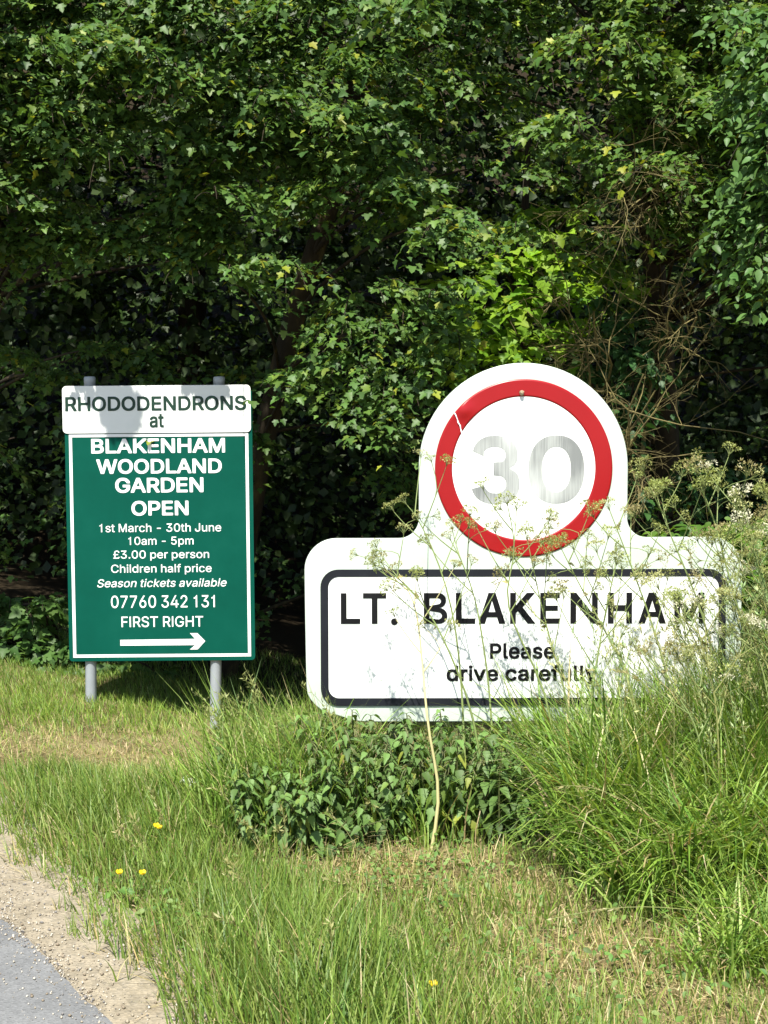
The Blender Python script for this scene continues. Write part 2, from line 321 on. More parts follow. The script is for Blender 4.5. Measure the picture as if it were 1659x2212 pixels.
',226,-4,243,31,375,379,368,384,308,384,301,379,194,76,173,147,89,377,80,384,20,384]]],"£":[425,[[37,-3,314,-4,351,7,383,41,391,67,392,105,384,112,329,111,325,105,325,71,316,62,126,61,148,86,157,109,156,224,308,226,315,233,315,277,310,284,15',
'3,285,149,371,155,403,168,426,192,446,220,454,258,454,286,444,306,426,328,374,386,380,391,385,389,401,371,447,362,460,324,496,296,510,254,520,222,520,188,514,156,500,131,481,97,439,81,381,83,285,38,284,33,277,34,230,40,226,85,225,89,149,89,',
'107,78,76,62,64,38,62,33,57,33,3]]]},"bold":{"A":[480,[[203,530,187,528,182,523,4,33,-2,13,-2,-13,3,-18,19,-20,100,-17,151,122,325,122,334,109,380,-17,397,-20,475,-18,480,-13,482,3,480,19,296,519,289,526,265,530],[239,380,293,218,184,219]]]',
',"B":[456,[[46,527,40,507,40,3,43,-14,63,-20,271,-20,333,-10,372,7,405,34,420,55,432,85,438,121,438,153,426,207,409,234,370,267,404,303,412,323,418,359,414,417,397,460,385,476,354,503,329,516,299,524,219,530,63,530],[146,211,245,212,269,210',
',293,200,319,178,332,155,334,129,326,109,309,92,273,78,147,78],[146,431,255,432,277,426,303,406,314,387,316,365,312,351,290,323,261,308,235,304,147,306]]],"D":[502,[[46,-17,63,-20,243,-20,301,-12,335,-2,376,19,404,41,437,80,460,123,476,181,',
'482,231,482,279,476,329,460,387,441,424,421,452,376,491,317,518,259,528,63,530,43,524,40,507,40,3],[147,432,241,432,283,422,320,401,343,378,366,337,378,289,378,221,366,173,356,151,335,122,308,101,283,88,245,78,159,76,146,79,144,373]]],"E":[',
'419,[[388,-17,394,-11,396,5,396,51,394,67,387,74,347,78,193,76,146,79,144,181,147,210,295,208,367,212,372,217,374,233,376,281,373,298,367,304,351,306,147,306,144,405,149,432,385,434,390,439,392,455,389,522,385,526,337,530,63,530,46,527,40,5',
'07,40,3,43,-14,63,-20,371,-20]]],"G":[520,[[177,523,135,503,110,484,75,447,42,388,30,350,20,280,22,208,40,126,60,84,89,45,124,14,165,-9,205,-21,249,-27,305,-25,361,-13,400,6,434,32,459,61,482,102,492,136,498,180,495,269,475,275,285,277,268,',
'274,262,254,262,200,268,182,394,178,376,132,346,98,297,75,251,73,223,81,186,102,159,131,140,164,126,208,122,254,124,288,134,330,153,369,180,402,197,415,245,435,293,433,317,425,344,408,367,383,395,331,471,329,488,332,494,352,484,396,470,426,',
'447,459,406,496,369,517,333,529,295,535,237,535]]],"H":[517,[[46,-17,123,-20,139,-18,144,-13,144,169,149,212,371,212,374,-13,379,-18,395,-20,453,-20,473,-14,476,3,478,481,474,521,470,525,447,530,395,530,379,528,374,523,372,311,369,308,147,3',
'10,144,521,139,526,115,530,63,530,43,524,40,507,40,3]]],"K":[467,[[462,-17,468,1,463,20,272,287,463,492,463,522,437,530,350,527,145,304,144,521,139,526,115,530,46,527,40,507,40,3,43,-14,63,-20,123,-20,143,-14,146,157,195,208,358,-17,375,-20',
']]],"L":[393,[[47,528,42,523,40,507,42,-13,47,-18,63,-20,373,-18,378,-13,382,45,380,67,373,74,335,78,189,76,146,79,144,521,139,526,115,530]]],"M":[590,[[544,527,451,530,435,528,427,522,295,152,163,522,157,528,141,530,65,530,49,528,43,522,40',
',505,40,3,46,-17,115,-20,131,-18,136,-13,139,306,248,-11,255,-18,271,-20,319,-20,335,-18,342,-11,451,306,454,-13,459,-18,475,-20,527,-20,547,-14,550,3,550,507]]],"N":[523,[[46,-17,123,-20,139,-18,144,-13,145,342,369,-14,389,-20,459,-20,479,',
'-14,484,79,484,481,480,521,476,525,453,530,401,530,385,528,380,523,379,172,155,522,125,530,63,530,43,524,40,507,40,3]]],"O":[533,[[349,525,295,535,239,535,185,525,143,507,116,488,75,445,56,416,34,364,22,300,20,230,28,168,40,126,75,63,114,22',
',145,1,189,-17,249,-27,285,-27,345,-17,389,1,420,22,459,63,478,92,498,140,512,218,512,290,502,354,492,386,459,445,418,488,391,507],[247,435,285,435,303,431,333,417,358,398,377,375,394,344,406,308,410,278,406,202,396,170,379,137,342,98,311,8',
'1,281,73,241,75,213,85,186,102,163,125,142,158,124,222,126,300,134,330,150,364,169,391,190,410,211,423]]],"P":[445,[[47,-18,123,-20,139,-18,144,-13,147,166,257,166,317,176,349,190,370,205,404,243,418,273,428,323,428,373,424,399,412,437,397,',
'462,380,481,349,504,313,520,265,528,63,530,47,528,42,523,40,3,42,-13],[147,432,251,432,273,426,298,411,314,391,324,361,322,325,307,294,281,272,251,262,147,262,144,285]]],"R":[449,[[46,527,40,507,40,3,43,-14,63,-20,123,-20,143,-14,146,3,146,',
'177,229,178,242,161,338,-17,355,-20,442,-17,448,1,446,15,346,197,393,234,412,263,424,299,428,327,428,377,420,421,401,460,358,501,333,514,297,524,215,530],[146,431,251,432,281,424,298,413,312,399,324,369,324,335,311,306,291,288,259,276,147,2',
'74,144,285]]],"W":[686,[[-1,524,-4,507,2,477,140,-17,227,-20,243,-18,248,-13,343,336,436,-13,441,-18,457,-20,527,-20,547,-14,684,477,690,507,684,525,661,530,605,530,589,528,584,523,493,162,400,519,393,526,369,530,292,527,286,519,193,160,102',
',519,95,526,73,530,19,530]]],"a":[389,[[350,-18,356,2,358,40,358,236,352,304,333,347,312,370,293,383,265,395,221,403,169,403,131,397,105,389,72,370,47,347,26,314,22,292,24,278,31,271,81,257,113,257,129,279,151,299,183,311,207,311,242,294,25',
'2,278,256,260,250,252,237,247,107,229,59,209,37,191,18,162,10,122,10,94,16,58,35,23,58,0,83,-15,145,-29,205,-25,231,-17,257,-2,258,-14,263,-19,333,-21],[256,158,256,132,243,103,228,86,203,71,181,65,151,67,128,78,112,100,112,110,119,123,141,',
'139,177,149]]],"c":[396,[[311,380,273,396,241,402,189,404,159,400,125,390,98,375,65,346,46,321,24,271,16,227,14,167,20,121,30,87,53,46,76,19,105,-4,143,-20,189,-28,227,-28,267,-22,291,-14,326,7,355,36,368,55,380,83,382,99,380,115,373,122,32',
'5,134,291,134,271,98,256,83,219,66,197,66,162,81,143,100,126,129,118,155,116,205,124,241,143,276,162,295,177,304,195,310,217,310,243,302,269,280,289,244,319,244,379,262,380,293,366,325,347,350]]],"d":[424,[[385,526,363,530,313,530,293,524,2',
'89,376,277,386,243,400,179,404,141,398,105,384,84,369,55,338,36,307,20,257,14,211,14,167,22,111,34,75,55,38,99,-4,141,-22,179,-28,211,-28,249,-22,271,-12,291,4,294,-13,299,-18,369,-20,385,-18,390,-13,392,505,390,521],[191,68,173,74,152,89,1',
'32,117,116,167,116,209,126,249,143,278,175,304,193,310,215,310,248,295,274,267,290,225,292,169,284,135,263,96,231,72,217,68]]],"e":[404,[[129,392,94,373,59,340,42,315,24,271,14,209,14,165,20,121,30,87,63,32,92,5,131,-16,193,-28,231,-28,299,',
'-14,334,7,367,42,382,71,384,89,378,109,329,122,293,122,277,98,253,76,225,66,197,66,164,79,139,102,126,123,118,147,293,148,386,153,392,171,390,227,374,301,361,326,341,352,314,375,287,390,223,404,187,404],[122,243,131,264,154,291,185,308,215,',
'310,231,306,256,291,276,265,284,243,281,240,147,240]]],"f":[254,[[67,-18,139,-20,155,-18,160,-13,162,305,241,310,246,315,248,331,245,394,225,400,163,400,162,427,169,442,187,454,227,448,245,454,262,517,260,535,251,542,205,550,175,550,121,538',
',104,527,79,502,70,487,62,451,60,401,9,400,-7,398,-12,393,-14,329,-11,312,9,306,60,305,60,3,62,-13]]],"i":[167,[[40,-18,110,-20,126,-18,131,-13,135,59,135,367,131,393,126,398,56,400,40,398,35,393,33,3,35,-13],[134,442,143,457,145,493,143,50',
'9,125,533,106,542,78,544,54,540,30,520,23,505,21,477,25,455,39,437,58,426,94,424,116,428]]],"l":[170,[[57,-20,127,-18,132,-13,134,3,134,517,131,534,111,540,41,538,36,533,34,517,34,3,37,-14]]],"r":[259,[[40,-18,112,-20,128,-18,133,-13,135,25',
'1,153,283,178,300,198,306,242,302,260,308,263,381,261,397,256,402,178,402,158,396,132,380,127,397,110,400,56,400,40,398,35,393,33,3,35,-13]]],"s":[365,[[265,392,205,404,169,404,127,398,87,382,66,367,47,346,34,323,28,291,28,255,32,231,45,204',
',68,181,101,162,217,132,234,123,248,105,232,81,213,70,199,66,165,66,136,79,125,90,114,117,107,124,73,124,22,111,16,91,22,61,31,42,58,9,99,-16,163,-28,201,-28,259,-18,306,7,325,26,344,57,350,89,350,125,344,155,331,178,312,197,285,214,155,250',
',140,259,130,273,134,289,145,300,173,312,201,312,226,301,255,260,291,260,338,273,344,293,329,336,300,371]]],"u":[410,[[39,396,33,376,33,118,43,62,66,21,83,4,116,-15,166,-25,226,-21,246,-15,276,2,279,-14,284,-19,354,-21,371,-18,377,2,377,376',
',374,393,354,399,298,399,282,397,277,392,275,134,262,105,245,86,214,71,188,71,170,77,155,88,143,104,135,124,133,392,128,397,112,399]]],"v":[389,[[0,394,-1,363,143,-11,150,-18,166,-20,240,-18,257,17,389,363,389,393,384,398,368,400,308,400,28',
'8,394,194,138,102,392,96,398,80,400,20,400]]],"y":[389,[[38,-159,76,-165,134,-161,173,-142,204,-109,229,-56,385,352,390,378,385,396,308,399,292,397,286,391,196,139,102,393,82,399,20,399,0,393,-2,378,1,358,139,0,129,-34,107,-64,92,-70,64,-67',
',44,-73,27,-136,29,-152]]],"|":[189,[[40,528,35,523,33,507,33,71,39,35,52,10,67,-5,96,-18,158,-22,194,-16,199,-11,201,5,189,67,184,72,168,74,144,72,135,83,133,521,128,526,104,530]]]},"mid":{"R":[449,[[46,527,40,507,40,3,43,-14,63,-20,123,-2',
'0,143,-14,146,3,146,177,229,178,242,161,338,-17,355,-20,442,-17,448,1,446,15,346,197,393,234,412,263,424,299,428,327,428,377,420,421,401,460,358,501,333,514,297,524,215,530],[146,431,251,432,281,424,298,413,312,399,324,369,324,335,311,306,2',
'91,288,259,276,147,274,144,285]]],"H":[517,[[46,-17,123,-20,139,-18,144,-13,144,169,149,212,371,212,374,-13,379,-18,395,-20,453,-20,473,-14,476,3,478,481,474,521,470,525,447,530,395,530,379,528,374,523,372,311,369,308,147,310,144,521,139,52',
'6,115,530,63,530,43,524,40,507,40,3]]],"O":[533,[[349,525,295,535,239,535,185,525,143,507,116,488,75,445,56,416,34,364,22,300,20,230,28,168,40,126,75,63,114,22,145,1,189,-17,249,-27,285,-27,345,-17,389,1,420,22,459,63,478,92,498,140,512,218',
',512,290,502,354,492,386,459,445,418,488,391,507],[247,435,285,435,303,431,333,417,358,398,377,375,394,344,406,308,410,278,406,202,396,170,379,137,342,98,311,81,281,73,241,75,213,85,186,102,163,125,142,158,124,222,126,300,134,330,150,364,16',
'9,391,190,410,211,423]]],"D":[502,[[46,-17,63,-20,243,-20,301,-12,335,-2,376,19,404,41,437,80,460,123,476,181,482,231,482,279,476,329,460,387,441,424,421,452,376,491,317,518,259,528,63,530,43,524,40,507,40,3],[147,432,241,432,283,422,320,40',
'1,343,378,366,337,378,289,378,221,366,173,356,151,335,122,308,101,283,88,245,78,159,76,146,79,144,373]]],"E":[419,[[388,-17,394,-11,396,5,396,51,394,67,387,74,347,78,193,76,146,79,144,181,147,210,295,208,367,212,372,217,374,233,376,281,373,',
'298,367,304,351,306,147,306,144,405,149,432,385,434,390,439,392,455,389,522,385,526,337,530,63,530,46,527,40,507,40,3,43,-14,63,-20,371,-20]]],"N":[523,[[46,-17,123,-20,139,-18,144,-13,145,342,369,-14,389,-20,459,-20,479,-14,484,79,484,481,',
'480,521,476,525,453,530,401,530,385,528,380,523,379,172,155,522,125,530,63,530,43,524,40,507,40,3]]],"S":[447,[[295,529,257,535,199,535,129,519,92,498,65,473,50,452,38,422,32,386,36,330,55,289,82,262,143,229,279,189,313,167,326,144,326,132,',
'319,117,309,103,288,86,243,69,207,69,173,79,146,96,128,122,122,150,117,155,41,157,24,154,18,134,22,102,30,74,49,41,70,18,92,2,147,-21,203,-29,245,-29,291,-23,325,-13,364,8,397,39,412,62,422,88,428,124,428,154,422,192,409,219,376,254,325,283',
',183,325,158,340,136,366,138,390,160,418,199,437,239,439,267,431,298,412,314,388,318,364,323,359,381,357,413,361,417,365,420,382,418,410,408,442,397,461,366,494,346,508]]],"a":[389,[[350,-18,356,2,358,40,358,236,352,304,333,347,312,370,293,',
'383,265,395,221,403,169,403,131,397,105,389,72,370,47,347,26,314,22,292,24,278,31,271,81,257,113,257,129,279,151,299,183,311,207,311,242,294,252,278,256,260,250,252,237,247,107,229,59,209,37,191,18,162,10,122,10,94,16,58,35,23,58,0,83,-15,1',
'45,-29,205,-25,231,-17,257,-2,258,-14,263,-19,333,-21],[256,158,256,132,243,103,228,86,203,71,181,65,151,67,128,78,112,100,112,110,119,123,141,139,177,149]]],"t":[227,[[223,-18,230,-11,232,7,219,68,199,74,165,70,153,76,146,91,146,305,201,30',
'8,221,314,224,331,222,393,217,398,201,400,146,401,146,467,144,483,139,488,93,492,51,490,46,485,44,469,44,401,9,400,-11,394,-14,329,-12,313,-7,308,44,305,44,95,54,35,67,14,82,-1,115,-18,153,-24,189,-24]]]}}',
]))   # letter outlines by weight
# ------------------------------------------------------------------ flat shapes and lettering
def curve_mesh(splines, depth, mat_, bevel=0.0, offset=0.0, bez_pts=False, res=6):
    """filled outline in x,z, depth along y (front at -depth): real geometry with holes and thickness"""
    cu = bpy.data.curves.new('outline', 'CURVE')
    cu.dimensions = '2D'; cu.fill_mode = 'BOTH'
    cu.extrude = depth / 2 - bevel; cu.bevel_depth = bevel; cu.bevel_resolution = 2; cu.offset = offset; cu.resolution_u = res
    for sp in splines:
        if bez_pts:
            s = cu.splines.new('BEZIER'); s.bezier_points.add(len(sp) - 1)
            for p, (x, y, lx, ly, rx, ry) in zip(s.bezier_points, sp):
                p.handle_left_type = p.handle_right_type = 'FREE'
                p.co = (x, y, 0); p.handle_left = (lx, ly, 0); p.handle_right = (rx, ry, 0)
        else:
            s = cu.splines.new('POLY'); s.points.add(len(sp) - 1)
            for p, (x, y) in zip(s.points, sp): p.co = (x, y, 0, 1)
        s.use_cyclic_u = True
    o = bpy.data.objects.new('outline', cu); COL.objects.link(o)
    dg = bpy.context.evaluated_depsgraph_get()
    me = bpy.data.meshes.new_from_object(o.evaluated_get(dg))
    bpy.data.objects.remove(o); bpy.data.curves.remove(cu)
    co = np.empty(len(me.vertices) * 3, np.float32); me.vertices.foreach_get('co', co); co = co.reshape(-1, 3)
    co = np.stack([co[:, 0], -co[:, 2] - depth / 2, co[:, 1]], 1)
    me.vertices.foreach_set('co', co.ravel()); me.update()
    me.materials.clear(); me.materials.append(mat_)
    return me
def arc(cx, cy, r, a0, a1, n=10, ry=None):
    return [(cx + r * math.cos(R(a0 + (a1 - a0) * i / n)), cy + (ry or r) * math.sin(R(a0 + (a1 - a0) * i / n))) for i in range(n + 1)]
def rrect(x0, y0, x1, y1, r, n=8):
    return arc(x1 - r, y1 - r, r, 0, 90, n) + arc(x0 + r, y1 - r, r, 90, 180, n) + arc(x0 + r, y0 + r, r, 180, 270, n) + arc(x1 - r, y0 + r, r, 270, 360, n)
def poly_bez(pts):
    return [[x, y, x, y, x, y] for x, y in pts]
CAP = 509
def words_mesh(s, x0, x1, base, cap, mat_, weight, slant=0.0, depth=0.0025, spacing=0, tail=False):
    """one mesh per word; x0..x1 and base are metres in the sign's own plane"""
    G = GLYPHS[weight]; x, words, cur = 0, [], []
    for ch in s + ' ':
        if ch == ' ':
            if cur: words.append(cur)
            cur = []; x += 175 + spacing; continue
        a, sp = G['|' if (ch == 'l' and tail) else ch]
        cur += [[(g[i] + x + slant * g[i + 1], g[i + 1]) for i in range(0, len(g), 2)] for g in sp]
        x += a + spacing
    lo = min(p[0] for w in words for g in w for p in g); hi = max(p[0] for w in words for g in w for p in g)
    k, kx = cap / CAP, (x1 - x0) / (hi - lo)
    return [curve_mesh([[(x0 + (px - lo) * kx, base + py * k) for px, py in g] for g in w], depth, mat_) for w in words]
def lift(me, y):
    me.transform(Matrix.Translation((0, y, 0))); return me

# ------------------------------------------------------------------ green woodland garden sign
GD = 6.3
GS = GD / FOC / CP
gu, gv = 346, 1130
gloc = at(gu, gv, GD)
gx = lambda u: (u - gu) * GS
gz = lambda v: (gv - v) * GS
gsign = empty('garden_sign', (gloc.x, gloc.y, 0), 'green and white woodland garden notice board on two grey posts', 'sign')
def gput(name, me, y, parent=gsign):
    o = bpy.data.objects.new(name, me); COL.objects.link(o)
    o.parent = parent
    if parent is gsign:
        o.location = (0, 0, gloc.z); o.rotation_euler = (0, R(-0.45), 0)
    return o
# panel slabs: front faces at -0.004 (green) and -0.012 (white header)
gpan = gput('green_panel', lift(curve_mesh([rrect(gx(144.5), gz(1429), gx(547.5), gz(842), 0.017)], 0.004, M['green'], bevel=0.0008), 0.0), 0)
hpan = gput('header_panel', lift(curve_mesh([rrect(gx(141), gz(935), gx(545), gz(834), 0.02)], 0.004, M['white'], bevel=0.0008), -0.0062), 0)
def border(u0, v0, u1, v1, t):
    return [[(gx(u0), gz(v1)), (gx(u1), gz(v1)), (gx(u1), gz(v0)), (gx(u0), gz(v0))],
            [(gx(u0 + t), gz(v1 - t)), (gx(u1 - t), gz(v1 - t)), (gx(u1 - t), gz(v0 + t)), (gx(u0 + t), gz(v0 + t))]]
gput('border_line', lift(curve_mesh(border(153, 937, 539, 1421, 6.5), 0.0025, M['lettering']), -0.003), 0, gpan)
for (s, u0, u1, vb, vt, w, sl_) in [
        ('BLAKENHAM', 200.7, 488.7, 977.5, 948.5, 'bold', 0), ('WOODLAND', 211, 481, 1021.5, 992.5, 'bold', 0),
        ('GARDEN', 250.8, 441, 1062.5, 1033, 'bold', 0), ('OPEN', 285, 408, 1112, 1083, 'bold', 0),
        ('1st March - 30th June', 215, 478, 1148.5, 1131, 'thin', 0), ('10am - 5pm', 277, 418, 1176.5, 1159.5, 'thin', 0),
        ('£3.00 per person', 244, 451, 1206, 1189, 'thin', 0), ('Children half price', 238.6, 456, 1236.5, 1219.5, 'thin', 0),
        ('Season tickets available', 208, 488, 1268, 1251, 'thin', .2), ('07760 342 131', 237, 462, 1313, 1287, 'thin', 0),
        ('FIRST RIGHT', 259, 436, 1355, 1332.5, 'thin', 0)]:
    for me in words_mesh(s, gx(u0), gx(u1), gz(vb), (vb - vt) * GS, M['lettering'], w, sl_):
        gput('lettering', lift(me, -0.003), 0, gpan)
gput('arrow', lift(curve_mesh([[(gx(u), gz(v)) for u, v in [(255.5, 1383), (418, 1382), (407, 1369.5), (423, 1369.5), (440, 1387), (423, 1405), (406, 1405), (418, 1395.5), (255.5, 1395.5)]]], 0.0025, M['lettering']), -0.003), 0, gpan)
for s, u0, u1, vb, c_ in (('RHODODENDRONS', 147, 536, 886.5, 28.5), ('at', 327.5, 358.5, 922.5, 29)):
    for me in words_mesh(s, gx(u0), gx(u1), gz(vb), c_ * GS, M['dkgreen'], 'mid'):
        gput('lettering', lift(me, -0.0093), 0, hpan)
def post_mesh(r, z0, z1, lean, m, sides=24):
    s = Soup()
    n = sides; th = np.arange(n) * 2 * np.pi / n
    prof = [(r, z0), (r, z1 - 0.028), (r * 1.04, z1 - 0.027), (r * 1.04, z1 - 0.006), (r * 0.9, z1), (0.0005, z1 + 0.002)]
    V = np.array([(rr * np.cos(t) + lean * (z - z1), rr * np.sin(t), z) for rr, z in prof for t in th])
    i = np.arange(len(prof) - 1)[:, None] * n; j = np.arange(n)[None]; k = (j + 1) % n
    F = np.stack([i + j, i + k, i + n + k, i + n + j], -1).reshape(-1, 4)
    me = make_mesh('post', V, F, m, smooth_shade=True)
    return me
for ut, ub in ((190.6, 193.5), (471.5, 464)):
    pt = at(ut, 813, GD); pb = at(ub, 1500, GD)
    o = bpy.data.objects.new('post', post_mesh(0.0268, -0.5, pt.z, (pt.x - pb.x) / (pt.z - pb.z), M['galv'])); COL.objects.link(o)
    o.parent = gsign; o.location = (pt.x - gloc.x, 0.032, 0)
    for zz in (gloc.z + gz(880), gloc.z + gz(1340)):
        s = Soup()
        zl = zz
        ring = [(0.031 * math.cos(t), 0.031 * math.sin(t)) for t in np.linspace(0, 2 * math.pi, 20, endpoint=False)]
        V = np.array([(x + (pt.x - pb.x) / (pt.z - pb.z) * (zl - pt.z), y, zl + d) for d in (-0.012, 0.012) for x, y in ring])
        F = np.array([(i, (i + 1) % 20, 20 + (i + 1) % 20, 20 + i) for i in range(20)])
        c = child('clamp', make_mesh('clamp', V, F, M['galv'], smooth_shade=True), o)

# ------------------------------------------------------------------ village gateway sign
SD = 4.5
SS = SD / FOC / CP
su, sv = 1128, 1356
sloc = at(su, sv, SD)
sx = lambda u: (u - su) * SS
sz = lambda v: (sv - v) * SS
vsign = empty('village_sign', (sloc.x, sloc.y, 0), 'white village name sign topped by a thirty speed limit roundel', 'sign')
def sput(name, me, parent=vsign):
    o = bpy.data.objects.new(name, me); COL.objects.link(o); o.parent = parent
    if parent is vsign:
        o.location = (0, 0, sloc.z); o.rotation_euler = (0, R(-0.12), 0)
    return o
def S(u, v): return (sx(u), sz(v))
q = SS
out = []
out += arc(sx(1128), sz(1009), 222.5 * q, 0, 180, 40)
out += arc(sx(905.5 - 44), sz(1118), 44 * q, 360, 270, 10)
out += arc(sx(659 + 66), sz(1162 + 66), 66 * q, 90, 180, 10)
# bent lower corner on the left, a little ragged
out += [S(u, v) for u, v in [(659.5, 1300), (661, 1420), (662, 1478), (664, 1496), (670, 1508), (680, 1520), (693, 1531), (710, 1539), (724, 1541.5), (738, 1546), (755, 1552), (775, 1555.5), (800, 1557)]]
out += arc(sx(1598 - 66), sz(1556 - 66), 66 * q, 270, 360, 10)
out += arc(sx(1598 - 66), sz(1160 + 66), 66 * q, 0, 90, 10)
out += arc(sx(1350 + 44), sz(1117), 44 * q, 270, 180, 10)
board = sput('backing_board', curve_mesh([out], 0.022, M['backing'], bevel=0.003))
F0 = -0.0215
plate = sput('name_panel', lift(curve_mesh([rrect(sx(693), sz(1521), sx(1563), sz(1229), 36 * q)], 0.004, M['white'], bevel=0.0006), F0), board)
F1 = F0 - 0.0035
sput('border_line', lift(curve_mesh([rrect(sx(691.5), sz(1523), sx(1565), sz(1227), 38 * q), rrect(sx(708), sz(1506.5), sx(1549.5), sz(1242.5), 23 * q)], 0.0022, M['navy'], bevel=0.0003), F1), plate)
disc = sput('roundel', lift(curve_mesh([arc(sx(1128.5), sz(1009.5), 172 * q, 0, 360, 96)[:-1]], 0.0015, M['white']), F0 - 0.0012), board)
F2 = F0 - 0.0025
# red ring: a fine grid so that its slightly dished, dented surface takes the light
s = Soup(); na, nr = 220, 10
th = np.linspace(0, 2 * np.pi, na, endpoint=False); rr = np.linspace(153.5, 190.5, nr) * q
V = np.array([(sx(1128.5) + r_ * math.cos(t), 0, sz(1009.8) + r_ * math.sin(t)) for r_ in rr for t in th])
V[:, 1] = F2 - 0.0008 - 0.0085 * np.exp(-((V[:, 0] - sx(1000)) ** 2 + (V[:, 2] - sz(886)) ** 2) / (2 * 0.019 ** 2))
i = np.arange(nr - 1)[:, None] * na; j = np.arange(na)[None]; k = (j + 1) % na
FF = np.stack([i + j, i + k, i + na + k, i + na + j], -1).reshape(-1, 4)
Vb = V.copy(); Vb[:, 1] = F2 + 0.0006
V2 = np.concatenate([V, Vb]); nv = len(V)
j = np.arange(na); k = (j + 1) % na; o0 = (nr - 1) * na
rim = np.concatenate([np.stack([j, k, nv + k, nv + j], 1), np.stack([o0 + k, o0 + j, nv + o0 + j, nv + o0 + k], 1)])
sput('red_ring', make_mesh('red_ring', V2, [np.concatenate([FF[:, ::-1], rim])], M['red']), disc)
# the faded figures
m, nt, p, outn = mat('faded_black_figures')
tc = N(nt, 'ShaderNodeTexCoord')
mp1 = N(nt, 'ShaderNodeMapping'); mp1.inputs['Scale'].default_value = (260, 1, 6)
nt.links.new(tc.outputs['Object'], mp1.inputs['Vector'])
n1 = N(nt, 'ShaderNodeTexNoise', Scale=1.0, Detail=4, Roughness=0.7); nt.links.new(mp1.outputs[0], n1.inputs['Vector'])
mp2 = N(nt, 'ShaderNodeMapping'); mp2.inputs['Scale'].default_value = (8, 1, 5); mp2.inputs['Location'].default_value = (.35, 0, .2)
nt.links.new(tc.outputs['Object'], mp2.inputs['Vector'])
n2 = N(nt, 'ShaderNodeTexNoise', Scale=1.0, Detail=2); nt.links.new(mp2.outputs[0], n2.inputs['Vector'])
ad = N(nt, 'ShaderNodeMath', operation='MULTIPLY_ADD'); ad.inputs[1].default_value = 0.62
nt.links.new(n1.outputs['Fac'], ad.inputs[0]); nt.links.new(n2.outputs['Fac'], ad.inputs[2])
sep = N(nt, 'ShaderNodeSeparateXYZ'); nt.links.new(tc.outputs['Object'], sep.inputs[0])
# most worn in the middle of the roundel, between the two figures
dx = N(nt, 'ShaderNodeMath', operation='SUBTRACT'); dx.inputs[1].default_value = sx(1118)
nt.links.new(sep.outputs[0], dx.inputs[0])
ab = N(nt, 'ShaderNodeMath', operation='ABSOLUTE'); nt.links.new(dx.outputs[0], ab.inputs[0])
mr = N(nt, 'ShaderNodeMapRange'); mr.inputs['From Min'].default_value = 0.0; mr.inputs['From Max'].default_value = 0.14
mr.inputs['To Min'].default_value = -0.12; mr.inputs['To Max'].default_value = -0.27
nt.links.new(ab.outputs[0], mr.inputs['Value'])
ad2 = N(nt, 'ShaderNodeMath', operation='ADD'); nt.links.new(ad.outputs[0], ad2.inputs[0]); nt.links.new(mr.outputs[0], ad2.inputs[1])
rp = ramp(nt, [(.44, (.19, .20, .195)), (.62, (.32, .335, .32)), (.80, (.47, .49, .47)), (.95, (.72, .74, .72))])
nt.links.new(ad2.outputs[0], rp.inputs[0]); nt.links.new(rp.outputs[0], p.inputs['Base Color']); p.inputs['Roughness'].default_value = 0.45
M['faded'] = m
def ell(cu_, cv_, rx, ry, a0, a1, n=14, pw=2.25):
    o_ = []
    for i in range(n + 1):
        a = R(a0 + (a1 - a0) * i / n); c, s_ = math.cos(a), math.sin(a)
        o_.append((sx(cu_) + rx * q * math.copysign(abs(c) ** (2 / pw), c), sz(cv_) + ry * q * math.copysign(abs(s_) ** (2 / pw), s_)))
    return o_
zero = [ell(1198.5, 1012.5, 60, 73.5, 0, 360, 48)[:-1], ell(1198.5, 1012.5, 31, 48.5, 0, 360, 40)[:-1]]
three = []
three += ell(1067, 984, 49, 44.5, 168, 0, 16)                       # top bowl, outside
three += [S(1115, 993), S(1109, 1003), S(1098, 1010), S(1112, 1018)]
three += ell(1068, 1043, 52, 43.5, 20, -168, 18)
three += [S(1043, 1047)]
three += ell(1068, 1044, 23, 19.5, -160, 62, 12)
three += [S(1064, 1025), S(1064, 997), S(1078, 996)]
three += ell(1066, 982, 24, 18, -50, 160, 10)
three += [S(1043, 984)]
for g in (zero, [three]):
    sput('figure', lift(curve_mesh(g, 0.0010, M['faded'], res=4), F2), disc)
